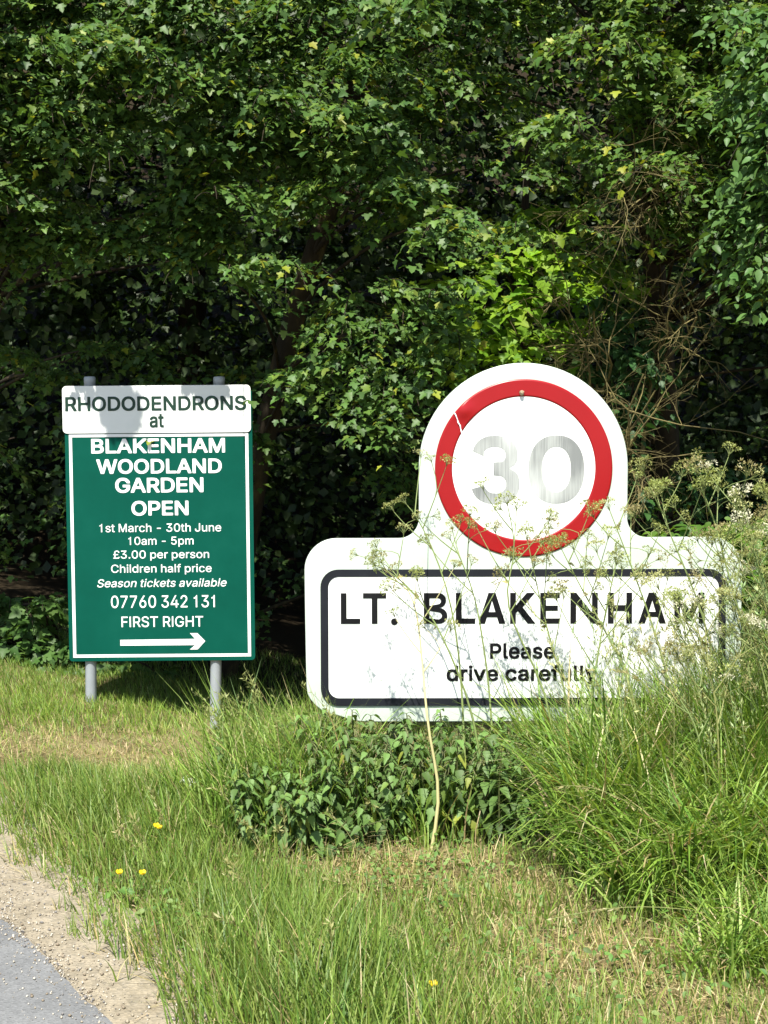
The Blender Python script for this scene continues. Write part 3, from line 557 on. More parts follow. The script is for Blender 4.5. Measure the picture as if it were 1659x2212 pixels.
# village name: block capitals drawn stroke by stroke
def bar(x0, y0, x1, y1, w):
    d = Vector((x1 - x0, y1 - y0)).normalized() * w / 2; nx, ny = -d.y, d.x
    return [(x0 + nx, y0 + ny), (x0 - nx, y0 - ny), (x1 - nx, y1 - ny), (x1 + nx, y1 + ny)]
VT, VB, W = 1278, 1344.5, 12.5
def capital(ch, u0, u1):
    t, b, w, h = VT, VB, W, VB - VT
    if ch == 'L': return [[(u0, t), (u0 + w, t), (u0 + w, b - w * .9), (u1, b - w * .9), (u1, b), (u0, b)]]
    if ch == 'T':
        m_ = (u0 + u1) / 2
        return [[(u0, t), (u1, t), (u1, t + w * .9), (m_ + w / 2, t + w * .9), (m_ + w / 2, b), (m_ - w / 2, b), (m_ - w / 2, t + w * .9), (u0, t + w * .9)]]
    if ch == 'H':
        m_ = (t + b) / 2
        return [[(u0, t), (u0 + w, t), (u0 + w, m_ - w / 2), (u1 - w, m_ - w / 2), (u1 - w, t), (u1, t), (u1, b), (u1 - w, b), (u1 - w, m_ + w / 2), (u0 + w, m_ + w / 2), (u0 + w, b), (u0, b)]]
    if ch == 'E':
        m_ = (t + b) / 2; a = w * .88
        return [[(u0, t), (u1, t), (u1, t + a), (u0 + w, t + a), (u0 + w, m_ - a / 2), (u1 - 4, m_ - a / 2), (u1 - 4, m_ + a / 2), (u0 + w, m_ + a / 2), (u0 + w, b - a), (u1, b - a), (u1, b), (u0, b)]]
    if ch == 'N': return [[(u0, t), (u0 + w, t), (u1 - w, b - w * 1.9), (u1 - w, t), (u1, t), (u1, b), (u1 - w, b), (u0 + w, t + w * 1.9), (u0 + w, b), (u0, b)]]
    if ch == 'M':
        m_ = (u0 + u1) / 2
        return [[(u0, t), (u0 + w, t), (m_, b - w * 2.2), (u1 - w, t), (u1, t), (u1, b), (u1 - w, b), (u1 - w, t + w * 1.9), (m_ + w * .38, b - w * .4), (m_ - w * .38, b - w * .4), (u0 + w, t + w * 1.9), (u0 + w, b), (u0, b)]]
    if ch == 'A':
        m_ = (u0 + u1) / 2; k_ = (m_ - w * .62 - u0) / h
        x = lambda v: (b - v) * k_
        return [[(m_ - w * .62, t), (m_ + w * .62, t), (u1, b), (u1 - w * 1.1, b), (u1 - w * 1.1 - x(b - 14), b - 14), (u0 + w * 1.1 + x(b - 14), b - 14), (u0 + w * 1.1, b), (u0, b)],
                [(m_, t + w * 1.3), (u0 + w * 1.1 + x(b - 25), b - 25), (u1 - w * 1.1 - x(b - 25), b - 25)]]
    if ch == 'K': return [[(u0, t), (u0 + w, t), (u0 + w, t + 27), (u1 - w * 1.35, t), (u1, t), (u0 + w * 2.15, t + 31), (u1 + 2, b), (u1 - w * 1.2, b), (u0 + w * 1.35, b - 27), (u0 + w, b - 23), (u0 + w, b), (u0, b)]]
    if ch == 'B':
        m_ = (t + b) / 2 - 1
        def A(cx, cy, rx, ry): return [(cx + rx * math.sin(R(a)), cy - ry * math.cos(R(a))) for a in range(0, 181, 18)]
        o_ = [(u0, t)] + A(u1 - 19, (t + m_) / 2, 16, (m_ - t) / 2) + A(u1 - 18, (m_ + b) / 2, 18, (b - m_) / 2) + [(u0, b)]
        i1 = [(u0 + w, t + w * .9)] + A(u1 - 21, (t + m_) / 2 + 1.5, 7, (m_ - t) / 2 - w * .75) + [(u0 + w, m_ - w * .35)]
        i2 = [(u0 + w, m_ + w * .5)] + A(u1 - 20, (m_ + b) / 2, 8, (b - m_) / 2 - w * .75) + [(u0 + w, b - w * .9)]
        return [o_, i1, i2]
for ch, u0, u1 in [('L', 735, 777), ('T', 783, 833), ('B', 914, 965), ('L', 983, 1025), ('A', 1032, 1090), ('K', 1100, 1153), ('E', 1165, 1207), ('N', 1230, 1289), ('H', 1311, 1363), ('A', 1377, 1436), ('M', 1454, 1519)]:
    sput('lettering', lift(curve_mesh([[S(*p_) for p_ in g] for g in capital(ch, u0, u1)], 0.0022, M['black']), F1), plate)
sput('lettering', lift(curve_mesh([arc(sx(850.5), sz(1340), 7.3 * q, 0, 360, 24)[:-1]], 0.0022, M['black']), F1), plate)
for s, u0, u1, vb in (('Please', 1057, 1197, 1419.5), ('drive carefully', 963, 1289, 1468)):
    for me in words_mesh(s, sx(u0), sx(u1), sz(vb), 31 * SS, M['black'], 'bold', 0, 0.0022, 12, True):
        sput('lettering', lift(me, F1), plate)
# scratch across the ring, small scuffs
def zig(pts, w):
    L_, R_ = [], []
    for i_, (u, v) in enumerate(pts):
        ww = w * (0.4 + 0.9 * ((i_ * 37) % 10) / 10)
        L_.append(S(u - ww, v)); R_.append(S(u + ww, v))
    return L_ + R_[::-1]
scr = [zig([(978, 888), (981, 893), (983, 897), (986, 905), (988, 912), (992, 918), (993, 925), (995, 931), (997, 938), (999, 943), (1000, 950)], 1.5)]
sput('scratch', lift(curve_mesh(scr, 0.0012, M['lettering']), F2 - 0.0050), disc)
star = []
for i_ in range(12):
    a = R(i_ * 30); l = (16 if i_ % 2 == 0 else 1.2)
    star.append(S(822 + l * math.cos(a), 1467 - l * math.sin(a)))
sput('star_crack', lift(curve_mesh([star], 0.0012, M['backing']), F0 - 0.0034), plate)
for u in (862, 1395):
    pp = at(u, 1400, SD)
    o = bpy.data.objects.new('post', post_mesh(0.038, -0.4, sloc.z + sz(1200), 0, M['darkpost'])); COL.objects.link(o)
    o.parent = vsign; o.location = (pp.x - sloc.x, 0.04, 0)
# snail resting on the roundel
s = Soup(); pts, rad = [], []
for i_ in range(60):
    a = i_ / 59 * 2 * math.pi * 2.6; f_ = math.exp(-0.13 * a)
    pts.append((0.0062 * f_ * math.cos(a), -0.001 - 0.0085 * (1 - f_), 0.0062 * f_ * math.sin(a))); rad.append(0.0052 * f_ + 0.0003)
tube(s, pts, rad, (1, 1, 1), 10)
sn = bpy.data.objects.new('snail', s.mesh('snail', M['snail'], True))
sp_ = at(1125, 851, SD)
sn.location = (sp_.x, SD + F2 - 0.006, sp_.z)
sn.rotation_euler = (0, R(-35), 0); sn.scale = (1.0, 1.0, 1.15)
put(sn, 'small brown snail clinging to the top of the red ring', 'snail')
# ------------------------------------------------------------------ ground, road, shoulder
def grid_sheet(xs, ys, zfun):
    X, Y = np.meshgrid(xs, ys); Z = zfun(X, Y)
    V = np.stack([X, Y, Z], -1).reshape(-1, 3); nx, ny = len(xs), len(ys)
    i = np.arange(ny - 1)[:, None] * nx; j = np.arange(nx - 1)[None]
    F = np.stack([i + j, i + j + 1, i + nx + j + 1, i + nx + j], -1).reshape(-1, 4)
    return V, F
def axis(a, b, lo, hi, fine, coarse):
    return np.unique(np.concatenate([np.linspace(a, lo, coarse), np.linspace(lo, hi, fine), np.linspace(hi, b, coarse)]))
m, nt, p, outn = mat('verge_soil_and_thatch')
tc = N(nt, 'ShaderNodeTexCoord')
n1 = N(nt, 'ShaderNodeTexNoise', Scale=3.2, Detail=6, Roughness=0.7); nt.links.new(tc.outputs['Object'], n1.inputs['Vector'])
n2 = N(nt, 'ShaderNodeTexNoise', Scale=70, Detail=4, Roughness=0.7); nt.links.new(tc.outputs['Object'], n2.inputs['Vector'])
r1 = ramp(nt, [(.3, (.10, .08, .035)), (.5, (.24, .195, .095)), (.7, (.36, .30, .16))])
r2 = ramp(nt, [(.3, (.35, .35, .35)), (.7, (1, 1, 1))])
nt.links.new(n1.outputs['Fac'], r1.inputs[0]); nt.links.new(n2.outputs['Fac'], r2.inputs[0])
mx = N(nt, 'ShaderNodeMix', data_type='RGBA', blend_type='MULTIPLY'); mx.inputs[0].default_value = 1.0
nt.links.new(r1.outputs[0], mx.inputs[6]); nt.links.new(r2.outputs[0], mx.inputs[7])
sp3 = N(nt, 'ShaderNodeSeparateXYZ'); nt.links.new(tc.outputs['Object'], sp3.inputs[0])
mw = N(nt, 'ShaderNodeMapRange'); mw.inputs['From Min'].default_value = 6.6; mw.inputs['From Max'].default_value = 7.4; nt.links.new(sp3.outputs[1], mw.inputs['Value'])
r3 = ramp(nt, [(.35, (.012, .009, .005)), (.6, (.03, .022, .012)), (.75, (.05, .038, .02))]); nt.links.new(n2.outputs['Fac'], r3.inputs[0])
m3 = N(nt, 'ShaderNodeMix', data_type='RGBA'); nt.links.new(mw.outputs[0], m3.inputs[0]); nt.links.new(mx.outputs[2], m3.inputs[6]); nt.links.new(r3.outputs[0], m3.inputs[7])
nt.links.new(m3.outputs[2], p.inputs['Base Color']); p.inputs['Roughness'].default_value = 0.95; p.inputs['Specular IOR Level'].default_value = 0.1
M['soil'] = m
V, F = grid_sheet(axis(-150, 150, -5, 6, 150, 14), axis(-60, 160, 1.5, 11, 150, 16), ground_z)
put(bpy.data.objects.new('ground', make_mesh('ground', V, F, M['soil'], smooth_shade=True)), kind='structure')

def strip(A, B, off0, off1, lift_, along0=-40, along1=40, n=300, wob=0.0, cross=6):
    d = (B - A) / np.linalg.norm(B - A); nrm = np.array([d[1], -d[0]])            # towards the road
    if _side(A, B, *(A + nrm)) < 0: nrm = -nrm
    t = np.unique(np.concatenate([np.linspace(along0, -4, 40), np.linspace(-4, 5, n), np.linspace(5, along1, 40)]))
    w = np.linspace(0, 1, cross)
    edge = off0 + wob * (0.6 * np.sin(t * 4.3) + 0.35 * np.sin(t * 9.1 + 1) + 0.12 * np.sin(t * 41 + 2) + 0.08 * np.sin(t * 83))
    P = A[None, None] + t[:, None, None] * d + ((1 - w)[None] * edge[:, None] + w[None] * off1)[..., None] * nrm
    X, Y = P[..., 0], P[..., 1]
    V = np.stack([X, Y, ground_z(X, Y) + lift_], -1).reshape(-1, 3)
    i = np.arange(len(t) - 1)[:, None] * cross; j = np.arange(cross - 1)[None]
    F = np.stack([i + j, i + j + 1, i + cross + j + 1, i + cross + j], -1).reshape(-1, 4)
    return V, F
m, nt, p, outn = mat('sandy_shoulder')
tc = N(nt, 'ShaderNodeTexCoord')
n1 = N(nt, 'ShaderNodeTexNoise', Scale=9, Detail=8, Roughness=0.75); nt.links.new(tc.outputs['Object'], n1.inputs['Vector'])
v1 = N(nt, 'ShaderNodeTexVoronoi', Scale=95); nt.links.new(tc.outputs['Object'], v1.inputs['Vector'])
r1 = ramp(nt, [(.3, (.17, .145, .10)), (.5, (.275, .24, .175)), (.7, (.34, .30, .23))])
nt.links.new(n1.outputs['Fac'], r1.inputs[0])
r2 = ramp(nt, [(0, (.72, .72, .72)), (1, (1.15, 1.12, 1.08))]); nt.links.new(v1.outputs['Color'], r2.inputs[0])
mx = N(nt, 'ShaderNodeMix', data_type='RGBA', blend_type='MULTIPLY'); mx.inputs[0].default_value = 1.0
nt.links.new(r1.outputs[0], mx.inputs[6]); nt.links.new(r2.outputs[0], mx.inputs[7]); nt.links.new(mx.outputs[2], p.inputs['Base Color'])
b = N(nt, 'ShaderNodeBump', Strength=0.6, Distance=0.006); nt.links.new(v1.outputs['Distance'], b.inputs['Height']); nt.links.new(b.outputs[0], p.inputs['Normal'])
p.inputs['Roughness'].default_value = 0.95
M['sand'] = m
V, F = strip(EDGE_A, EDGE_B, -0.12, 1.2, 0.012, wob=0.05, cross=24)
put(bpy.data.objects.new('gravel_shoulder', make_mesh('gravel_shoulder', V, F, M['sand'], smooth_shade=True)), kind='structure')
m, nt, p, outn = mat('worn_asphalt')
tc = N(nt, 'ShaderNodeTexCoord')
n1 = N(nt, 'ShaderNodeTexNoise', Scale=2.5, Detail=5, Roughness=0.6); nt.links.new(tc.outputs['Object'], n1.inputs['Vector'])
v1 = N(nt, 'ShaderNodeTexVoronoi', Scale=140); nt.links.new(tc.outputs['Object'], v1.inputs['Vector'])
r1 = ramp(nt, [(.3, (.13, .134, .135)), (.5, (.165, .169, .169)), (.7, (.20, .203, .20))]); nt.links.new(n1.outputs['Fac'], r1.inputs[0])
r2 = ramp(nt, [(0, (.74, .74, .74)), (.85, (1.06, 1.06, 1.06)), (1, (1.22, 1.2, 1.16))]); nt.links.new(v1.outputs['Color'], r2.inputs[0])
mx = N(nt, 'ShaderNodeMix', data_type='RGBA', blend_type='MULTIPLY'); mx.inputs[0].default_value = 1.0
nt.links.new(r1.outputs[0], mx.inputs[6]); nt.links.new(r2.outputs[0], mx.inputs[7]); nt.links.new(mx.outputs[2], p.inputs['Base Color'])
b = N(nt, 'ShaderNodeBump', Strength=0.5, Distance=0.004); nt.links.new(v1.outputs['Distance'], b.inputs['Height']); nt.links.new(b.outputs[0], p.inputs['Normal'])
p.inputs['Roughness'].default_value = 0.85
M['asphalt'] = m
V, F = strip(ROAD_A, ROAD_B, 0.055, 7.0, 0.022, wob=0.02, cross=40)
put(bpy.data.objects.new('road', make_mesh('road', V, F, M['asphalt'], smooth_shade=True)), kind='structure')

# loose gravel on the shoulder
dE = (EDGE_B - EDGE_A) / np.linalg.norm(EDGE_B - EDGE_A)
nE = np.array([dE[1], -dE[0]]);  nE = nE if _side(EDGE_A, EDGE_B, *(EDGE_A + nE)) > 0 else -nE
n = 20000
t = RNG.uniform(-1.2, 2.6, n); w = np.clip(np.where(RNG.random(n) < .7, RNG.normal(0.24, 0.055, n), RNG.normal(0.15, 0.10, n)), -0.02, 0.75)
P = EDGE_A + t[:, None] * dE + w[:, None] * nE
k_ = (_side(ROAD_A, ROAD_B, P[:, 0], P[:, 1]) < .055 + np.abs(RNG.normal(0, .03, n))) | (RNG.random(n) < .06)
P = P[k_]; n = len(P)
r = 0.0012 + 0.0035 * RNG.random(n) ** 3
dirs = np.array([(1, 0, 0), (-1, 0, 0), (0, 1, 0), (0, -1, 0), (0, 0, 1), (0, 0, -1)], float)
Vt = dirs[None] * r[:, None, None] * RNG.uniform(0.6, 1.3, (n, 6, 1)) + RNG.normal(0, 0.15, (n, 6, 3)) * r[:, None, None]
Vt += np.stack([P[:, 0], P[:, 1], ground_z(P[:, 0], P[:, 1]) + np.where(_side(ROAD_A, ROAD_B, P[:, 0], P[:, 1]) > .05, .022, .013) + r * 0.5], 1)[:, None]
oct_ = np.array([(0, 2, 4), (2, 1, 4), (1, 3, 4), (3, 0, 4), (2, 0, 5), (1, 2, 5), (3, 1, 5), (0, 3, 5)])
F = (oct_[None] + (np.arange(n) * 6)[:, None, None]).reshape(-1, 3)
c = np.array([(.30, .26, .19), (.38, .34, .27), (.21, .17, .12), (.46, .42, .35), (.17, .16, .15)])[RNG.integers(0, 5, n)]
m, nt, p, outn = mat('pebble'); a = N(nt, 'ShaderNodeAttribute', attribute_name='col'); nt.links.new(a.outputs['Color'], p.inputs['Base Color']); p.inputs['Roughness'].default_value = 0.8
M['vcol'] = m
put(bpy.data.objects.new('loose_gravel', make_mesh('loose_gravel', Vt.reshape(-1, 3), F, M['vcol'], np.repeat(c, 6, 0))), 'pale loose gravel scattered along the road edge', 'gravel', kind='stuff')

# ------------------------------------------------------------------ grass
def blades(soup, x, y, h, w, lean, az, bend, col, seg=4, droop=0.0, z0=None):
    """x,y,h,w,lean,az,bend (n,), col (n,3); az = compass of the lean"""
    n = len(x)
    z = ground_z(x, y) - 0.005 if z0 is None else z0
    t = np.linspace(0, 1, seg + 1)
    th = lean[:, None] + bend[:, None] * t[None]                    # angle from vertical along the blade
    ds = h[:, None] / seg
    hor = np.concatenate([np.zeros((n, 1)), np.cumsum(np.sin(th[:, :-1]) * ds, 1)], 1)
    ver = np.concatenate([np.zeros((n, 1)), np.cumsum(np.cos(th[:, :-1]) * ds, 1)], 1)
    cx, cy = np.cos(az)[:, None], np.sin(az)[:, None]
    c = np.stack([x[:, None] + hor * cx, y[:, None] + hor * cy, z[:, None] + ver], -1)
    tw = az + np.pi / 2 + RNG.normal(0, 0.7, n)
    sd = np.stack([np.cos(tw), np.sin(tw), np.zeros(n)], 1)
    wid = w[:, None] * np.array([0.75, 1.0, 0.85, 0.5][:seg] if seg == 4 else list(np.linspace(.9, .45, seg)))[None] * 0.5
    L = c[:, :-1] - wid[..., None] * sd[:, None]; Rr = c[:, :-1] + wid[..., None] * sd[:, None]
    V = np.concatenate([np.stack([L, Rr], 2).reshape(n, -1, 3), c[:, -1:]], 1)
    k = 2 * seg + 1
    tri = []
    for i in range(seg - 1):
        a = 2 * i; tri += [(a, a + 1, a + 3), (a, a + 3, a + 2)]
    tri.append((2 * seg - 2, 2 * seg - 1, 2 * seg))
    F = (np.array(tri)[None] + (np.arange(n) * k)[:, None, None]).reshape(-1, 3)
    soup.add(V.reshape(-1, 3), F, np.repeat(col, k, 0))
def blob(u, v, cu_, cv_, ru, rv):
    return np.exp(-(((u - cu_) / ru) ** 2 + ((v - cv_) / rv) ** 2))
GREEN = np.array([(.128, .215, .030), (.158, .25, .036), (.20, .285, .052), (.09, .17, .028), (.24, .31, .08)])
STRAW = np.array([(.50, .42, .22), (.58, .50, .29), (.42, .34, .16), (.33, .27, .12)])
def pick(pal, n, p=None, jit=0.12):
    c = pal[RNG.choice(len(pal), n, p=p)]
    return c * (1 + RNG.normal(0, jit, (n, 1))) * (1 + RNG.normal(0, 0.04, (n, 3)))
def scatter(n, y0=2.15, y1=8.6, margin=500):
    y = np.sqrt(RNG.uniform(y0 ** 2, y1 ** 2, n))
    x = RNG.uniform(-1, 1, n) * (829.5 + margin) / FOC * y
    return x, y
def vnoise(x, y, s, seed):
    r = np.random.default_rng(seed); z = 0
    for _ in range(5):
        a, b_, p1, p2 = r.normal(0, s, 2).tolist() + r.uniform(0, 6.28, 2).tolist()
        z = z + np.sin(a * x + b_ * y + p1) * np.sin(b_ * x - a * y + p2)
    return z / 2.2
x, y = scatter(230000)
keep = road_side(x, y) < 0.03 + 0.09 * vnoise(x, y, 9, 3)
x, y = x[keep], y[keep]
u, v = pix(x, y, ground_z(x, y))
dry = 1.3 * blob(u, v, 200, 1625, 330, 42) + .9 * blob(u, v, 440, 1680, 170, 40) + .95 * blob(u, v, 790, 1870, 230, 50) + .7 * blob(u, v, 1050, 1910, 330, 60) \
    + .6 * blob(u, v, 1250, 2060, 420, 90) + .75 * blob(u, v, 1450, 2190, 420, 130) + .5 * blob(u, v, 0, 1840, 150, 35)
dry = dry + .25 * vnoise(x, y, 5, 5)
tall = 1.0 * blob(u, v, 560, 2180, 330, 200) + .7 * blob(u, v, 820, 2330, 330, 150) + .75 * blob(u, v, 230, 1790, 330, 90) + .35 * blob(u, v, 1350, 2400, 500, 120)
tall = np.clip(tall + .15 * vnoise(x, y, 6, 8), 0, 1.2)
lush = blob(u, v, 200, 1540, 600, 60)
rs = road_side(x, y)
edge = smooth(-0.35, 0.02, rs)
under = (y > 7.2) | ((u > 620) & (y > 4.75) & (u < 1750))
nett = ((x > -.5) & (x < .5) & (y > 3.93 - .2 * np.minimum(x, 0)) & (y < 4.5))
h_nett = nett
dens = np.clip(0.95 - 0.18 * np.clip(dry, 0, 1) - .3 * edge, 0.12, 1) * np.where(under, 0.35, 1) * np.where(nett, .3, 1)
keep = RNG.random(len(x)) < dens
x, y, u, v, dry, tall, lush, edge, under = (a[keep] for a in (x, y, u, v, dry, tall, lush, edge, under))
n = len(x)
h = 0.055 + 0.045 * RNG.random(n) + (0.17 * tall + 0.03 * lush) * RNG.uniform(0.45, 1.15, n) - 0.02 * np.clip(dry, 0, 1) - 0.02 * edge
h = np.clip(h * np.where(y > 5.0, .62, 1) * (1 - .3 * np.clip(blob(u, v, 260, 1630, 360, 50), 0, 1)), 0.025, 0.4)
az = RNG.uniform(0, 2 * np.pi, n)
wind = smooth(700, 100, u) * .75 + .2
az = np.where(RNG.random(n) < wind * .6, np.pi * (0.93 + RNG.normal(0, 0.22, n)), az)
col = pick(GREEN, n)
col = np.where((RNG.random(n) < np.clip(dry, 0, .8))[:, None], col * np.array([1.35, 1.2, 1.5]), col)
lit = (RNG.random(n) < lush * .7)[:, None]  # brighter yellow-green blades where the grass is lush
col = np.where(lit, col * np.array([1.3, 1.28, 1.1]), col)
isdry = RNG.random(n) < np.clip(dry * .5 + 0.04 + .12 * edge, 0.03, 0.6)
col = np.where(isdry[:, None], pick(STRAW, n), col)
lean = np.abs(RNG.normal(0.22, 0.2, n)) + np.where(isdry & (RNG.random(n) < .55), 0.9, 0)
soup = Soup()
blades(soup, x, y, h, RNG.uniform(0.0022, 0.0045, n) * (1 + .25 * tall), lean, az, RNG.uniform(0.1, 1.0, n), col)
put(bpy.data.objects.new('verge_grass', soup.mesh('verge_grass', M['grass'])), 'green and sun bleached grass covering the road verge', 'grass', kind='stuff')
# dead straw lying on the ground
n = 26000
x, y = scatter(n, 2.2, 6.6, 300)
u, v = pix(x, y, 0 * x)
dry = blob(u, v, 200, 1635, 330, 40) + blob(u, v, 440, 1690, 190, 45) + 1.3 * blob(u, v, 790, 1865, 220, 45) + blob(u, v, 1050, 1910, 330, 60) + .8 * blob(u, v, 1250, 2060, 420, 90) + .8 * blob(u, v, 1450, 2190, 420, 130) + .8 * blob(u, v, 0, 1860, 150, 35)
keep = (RNG.random(n) < np.clip(dry + .06, 0, 1)) & (road_side(x, y) < 0.06)
x, y, u, v = x[keep], y[keep], u[keep], v[keep]; n = len(x)
heap = blob(u, v, 760, 1850, 130, 26)
soup = Soup()
blades(soup, x, y, RNG.uniform(0.03, 0.12, n), RNG.uniform(0.0012, 0.0026, n), RNG.uniform(1.15, 1.58, n), RNG.uniform(0, 6.28, n), RNG.uniform(-.15, .45, n), pick(STRAW * 1.1, n),
       z0=ground_z(x, y) + RNG.uniform(0.004, 0.02, n) + heap * RNG.uniform(0, .07, n))
put(bpy.data.objects.new('dry_thatch', soup.mesh('dry_thatch', M['grass'])), 'pale dead straw lying in bare patches of the verge', 'dry grass', kind='stuff')

# long uncut grass on the right, in front of and beside the village sign
def long_patch(name, label, regions, colmul=(1, 1, 1)):
    soup = Soup()
    for (x0, x1, y0, y1, n, h0, h1, w0, w1, lean0, bend0, bend1, azc, azs) in regions:
        # grows in tussocks
        k = max(3, n // 60)
        cx, cy = RNG.uniform(x0, x1, k), RNG.uniform(y0, y1, k)
        i = RNG.integers(0, k, n)
        x = cx[i] + RNG.normal(0, .055, n); y = cy[i] + RNG.normal(0, .05, n)
        th = np.clip(RNG.normal(1, .14, k), .6, 1.3)[i]
        az = np.where(RNG.random(n) < .5, azc + RNG.normal(0, azs, n), RNG.uniform(0, 6.28, n))
        col = pick(GREEN, n) * np.array([1.18, 1.24, 1.15])
        d = RNG.random(n) < .10
        col = np.where(d[:, None], pick(STRAW, n), col)
        blades(soup, x, y, RNG.uniform(h0, h1, n) * th, RNG.uniform(w0, w1, n), np.abs(RNG.normal(lean0, .16, n)), az, RNG.uniform(bend0, bend1, n), col, seg=4)
    return put(bpy.data.objects.new(name, soup.mesh(name, M['grass'])), label, 'long grass', kind='stuff')
long_patch('long_grass', 'tall uncut grass arching over the verge below the village name', [
    (-.2, .55, 4.02, 4.4, 420, .14, .32, .003, .006, .15, .3, 1.8, math.pi, 1.5),
    (0.57, 1.5, 3.75, 4.4, 9000, .30, .60, .0045, .0105, .18, .5, 2.4, math.pi, 1.4),
    (0.62, 1.7, 3.45, 3.95, 8000, .20, .44, .0045, .0115, .25, .7, 2.7, math.pi * 1.2, 1.5),
    (0.75, 1.7, 3.0, 3.5, 4000, .10, .28, .003, .0085, .25, .6, 2.4, math.pi * 1.2, 1.4),
    (1.0, 1.75, 4.0, 5.0, 5500, .40, .72, .0035, .008, .12, .3, 1.4, math.pi, .8),
    (-.5, -.02, 4.3, 4.75, 2600, .16, .42, .0022, .005, .12, .4, 1.6, math.pi * .9, .6),
    (-.55, -.12, 4.1, 4.45, 1500, .24, .46, .003, .0065, .15, .3, 1.6, math.pi * .9, .7),
    (-.62, -.3, 4.1, 4.4, 700, .12, .3, .0022, .005, .15, .4, 1.6, math.pi * .9, .6),
])
# flowering grass stems with feathery heads
def seed_stems(name, label, specs):
    soup = Soup()
    for (x, y, h, lean, az, bend, c) in specs:
        n = 9; t = np.linspace(0, 1, n); th = lean + bend * t ** 2
        ds = h / (n - 1)
        hor = np.concatenate([[0], np.cumsum(np.sin(th[:-1]) * ds)]); ver = np.concatenate([[0], np.cumsum(np.cos(th[:-1]) * ds)])
        P = np.stack([x + hor * math.cos(az), y + hor * math.sin(az), float(ground_z(x, y)) + ver], 1)
        tube(soup, P, np.linspace(.0013, .0006, n), c, 4)
        m_ = 26
        k = RNG.uniform(.70, 1.0, m_); idx = k * (n - 1)
        pos = np.stack([np.interp(idx, np.arange(n), P[:, a]) for a in range(3)], 1)
        d = np.stack([RNG.normal(0, .6, m_), RNG.normal(0, .6, m_), RNG.uniform(.2, 1, m_)], 1) + (P[-1] - P[-3]) / np.linalg.norm(P[-1] - P[-3])
        pos = pos + unit(d) * (RNG.uniform(.0, .02, m_) * (1.1 - k) * 3)[:, None]
        leaves(soup, pos, RNG.normal(0, 1, (m_, 3)), d, RNG.uniform(.012, .022, m_), [(0, 0), (-.13, .45), (0, 1), (.13, .45)], [(0, 1, 2), (0, 2, 3)], np.array(c)[None] * RNG.uniform(.8, 1.3, (m_, 1)), 0, 0)
    return put(bpy.data.objects.new(name, soup.mesh(name, M['grass'])), label, 'grass heads', kind='stuff')
sp = []
for _ in range(190):
    x, y = .6 + 1.1 * RNG.random() ** .7, RNG.uniform(3.7, 4.35)
    sp.append((x, y, RNG.uniform(.5, .95) * (0.82 + .18 * min(1, (x - .4))), abs(RNG.normal(.12, .12)), math.pi + RNG.normal(0, .7), RNG.uniform(.0, .9), (.36 * RNG.uniform(.75, 1.15), .41, .17)))
for _ in range(70):
    x, y = RNG.uniform(-.5, -.05), RNG.uniform(4.2, 4.7)
    sp.append((x, y, RNG.uniform(.28, .5), abs(RNG.normal(.15, .1)), math.pi + RNG.normal(0, .6), RNG.uniform(.2, 1.1), (.24, .27, .09)))
for _ in range(60):
    x, y = RNG.uniform(-1.2, .2), RNG.uniform(2.7, 4.2)
    if road_side(x, y) < -.25:
        sp.append((x, y, RNG.uniform(.14, .27), abs(RNG.normal(.25, .15)), math.pi + RNG.normal(0, .8), RNG.uniform(.3, 1.5), (.27, .27, .10)))
seed_stems('grass_seed_heads', 'feathery flowering grass stems rising out of the long grass', sp)

# low broad leaved weeds creeping among the grass
n = 5200
x, y = scatter(n * 4, 2.3, 4.6, 200)
u, v = pix(x, y, 0 * x)
wd = blob(u, v, 730, 2190, 150, 90) + .8 * blob(u, v, 380, 2010, 120, 70) + .7 * blob(u, v, 900, 1900, 220, 50) + .35 * blob(u, v, 1250, 2120, 350, 120) + .5 * blob(u, v, 560, 1760, 120, 60) + .25 * (vnoise(x, y, 4, 12) > .55)
k_ = (RNG.random(len(x)) < wd * .8) & (road_side(x, y) < -.02)
x, y = x[k_], y[k_]; n = len(x)
soup = Soup()
leaves(soup, np.stack([x, y, ground_z(x, y) + RNG.uniform(.015, .07, n)], 1), np.stack([RNG.normal(0, .45, n), RNG.normal(-.2, .45, n), np.ones(n)], 1), RNG.normal(0, 1, (n, 3)), RNG.uniform(.010, .026, n), *OVAL, pick(np.array([(.10, .20, .04), (.13, .24, .05), (.08, .16, .035), (.17, .25, .07)]), n), .25, .3)
put(bpy.data.objects.new('clover', soup.mesh('clover', M['nettle'])), 'low small leaved weeds creeping between the grass of the verge', 'weeds', kind='stuff')
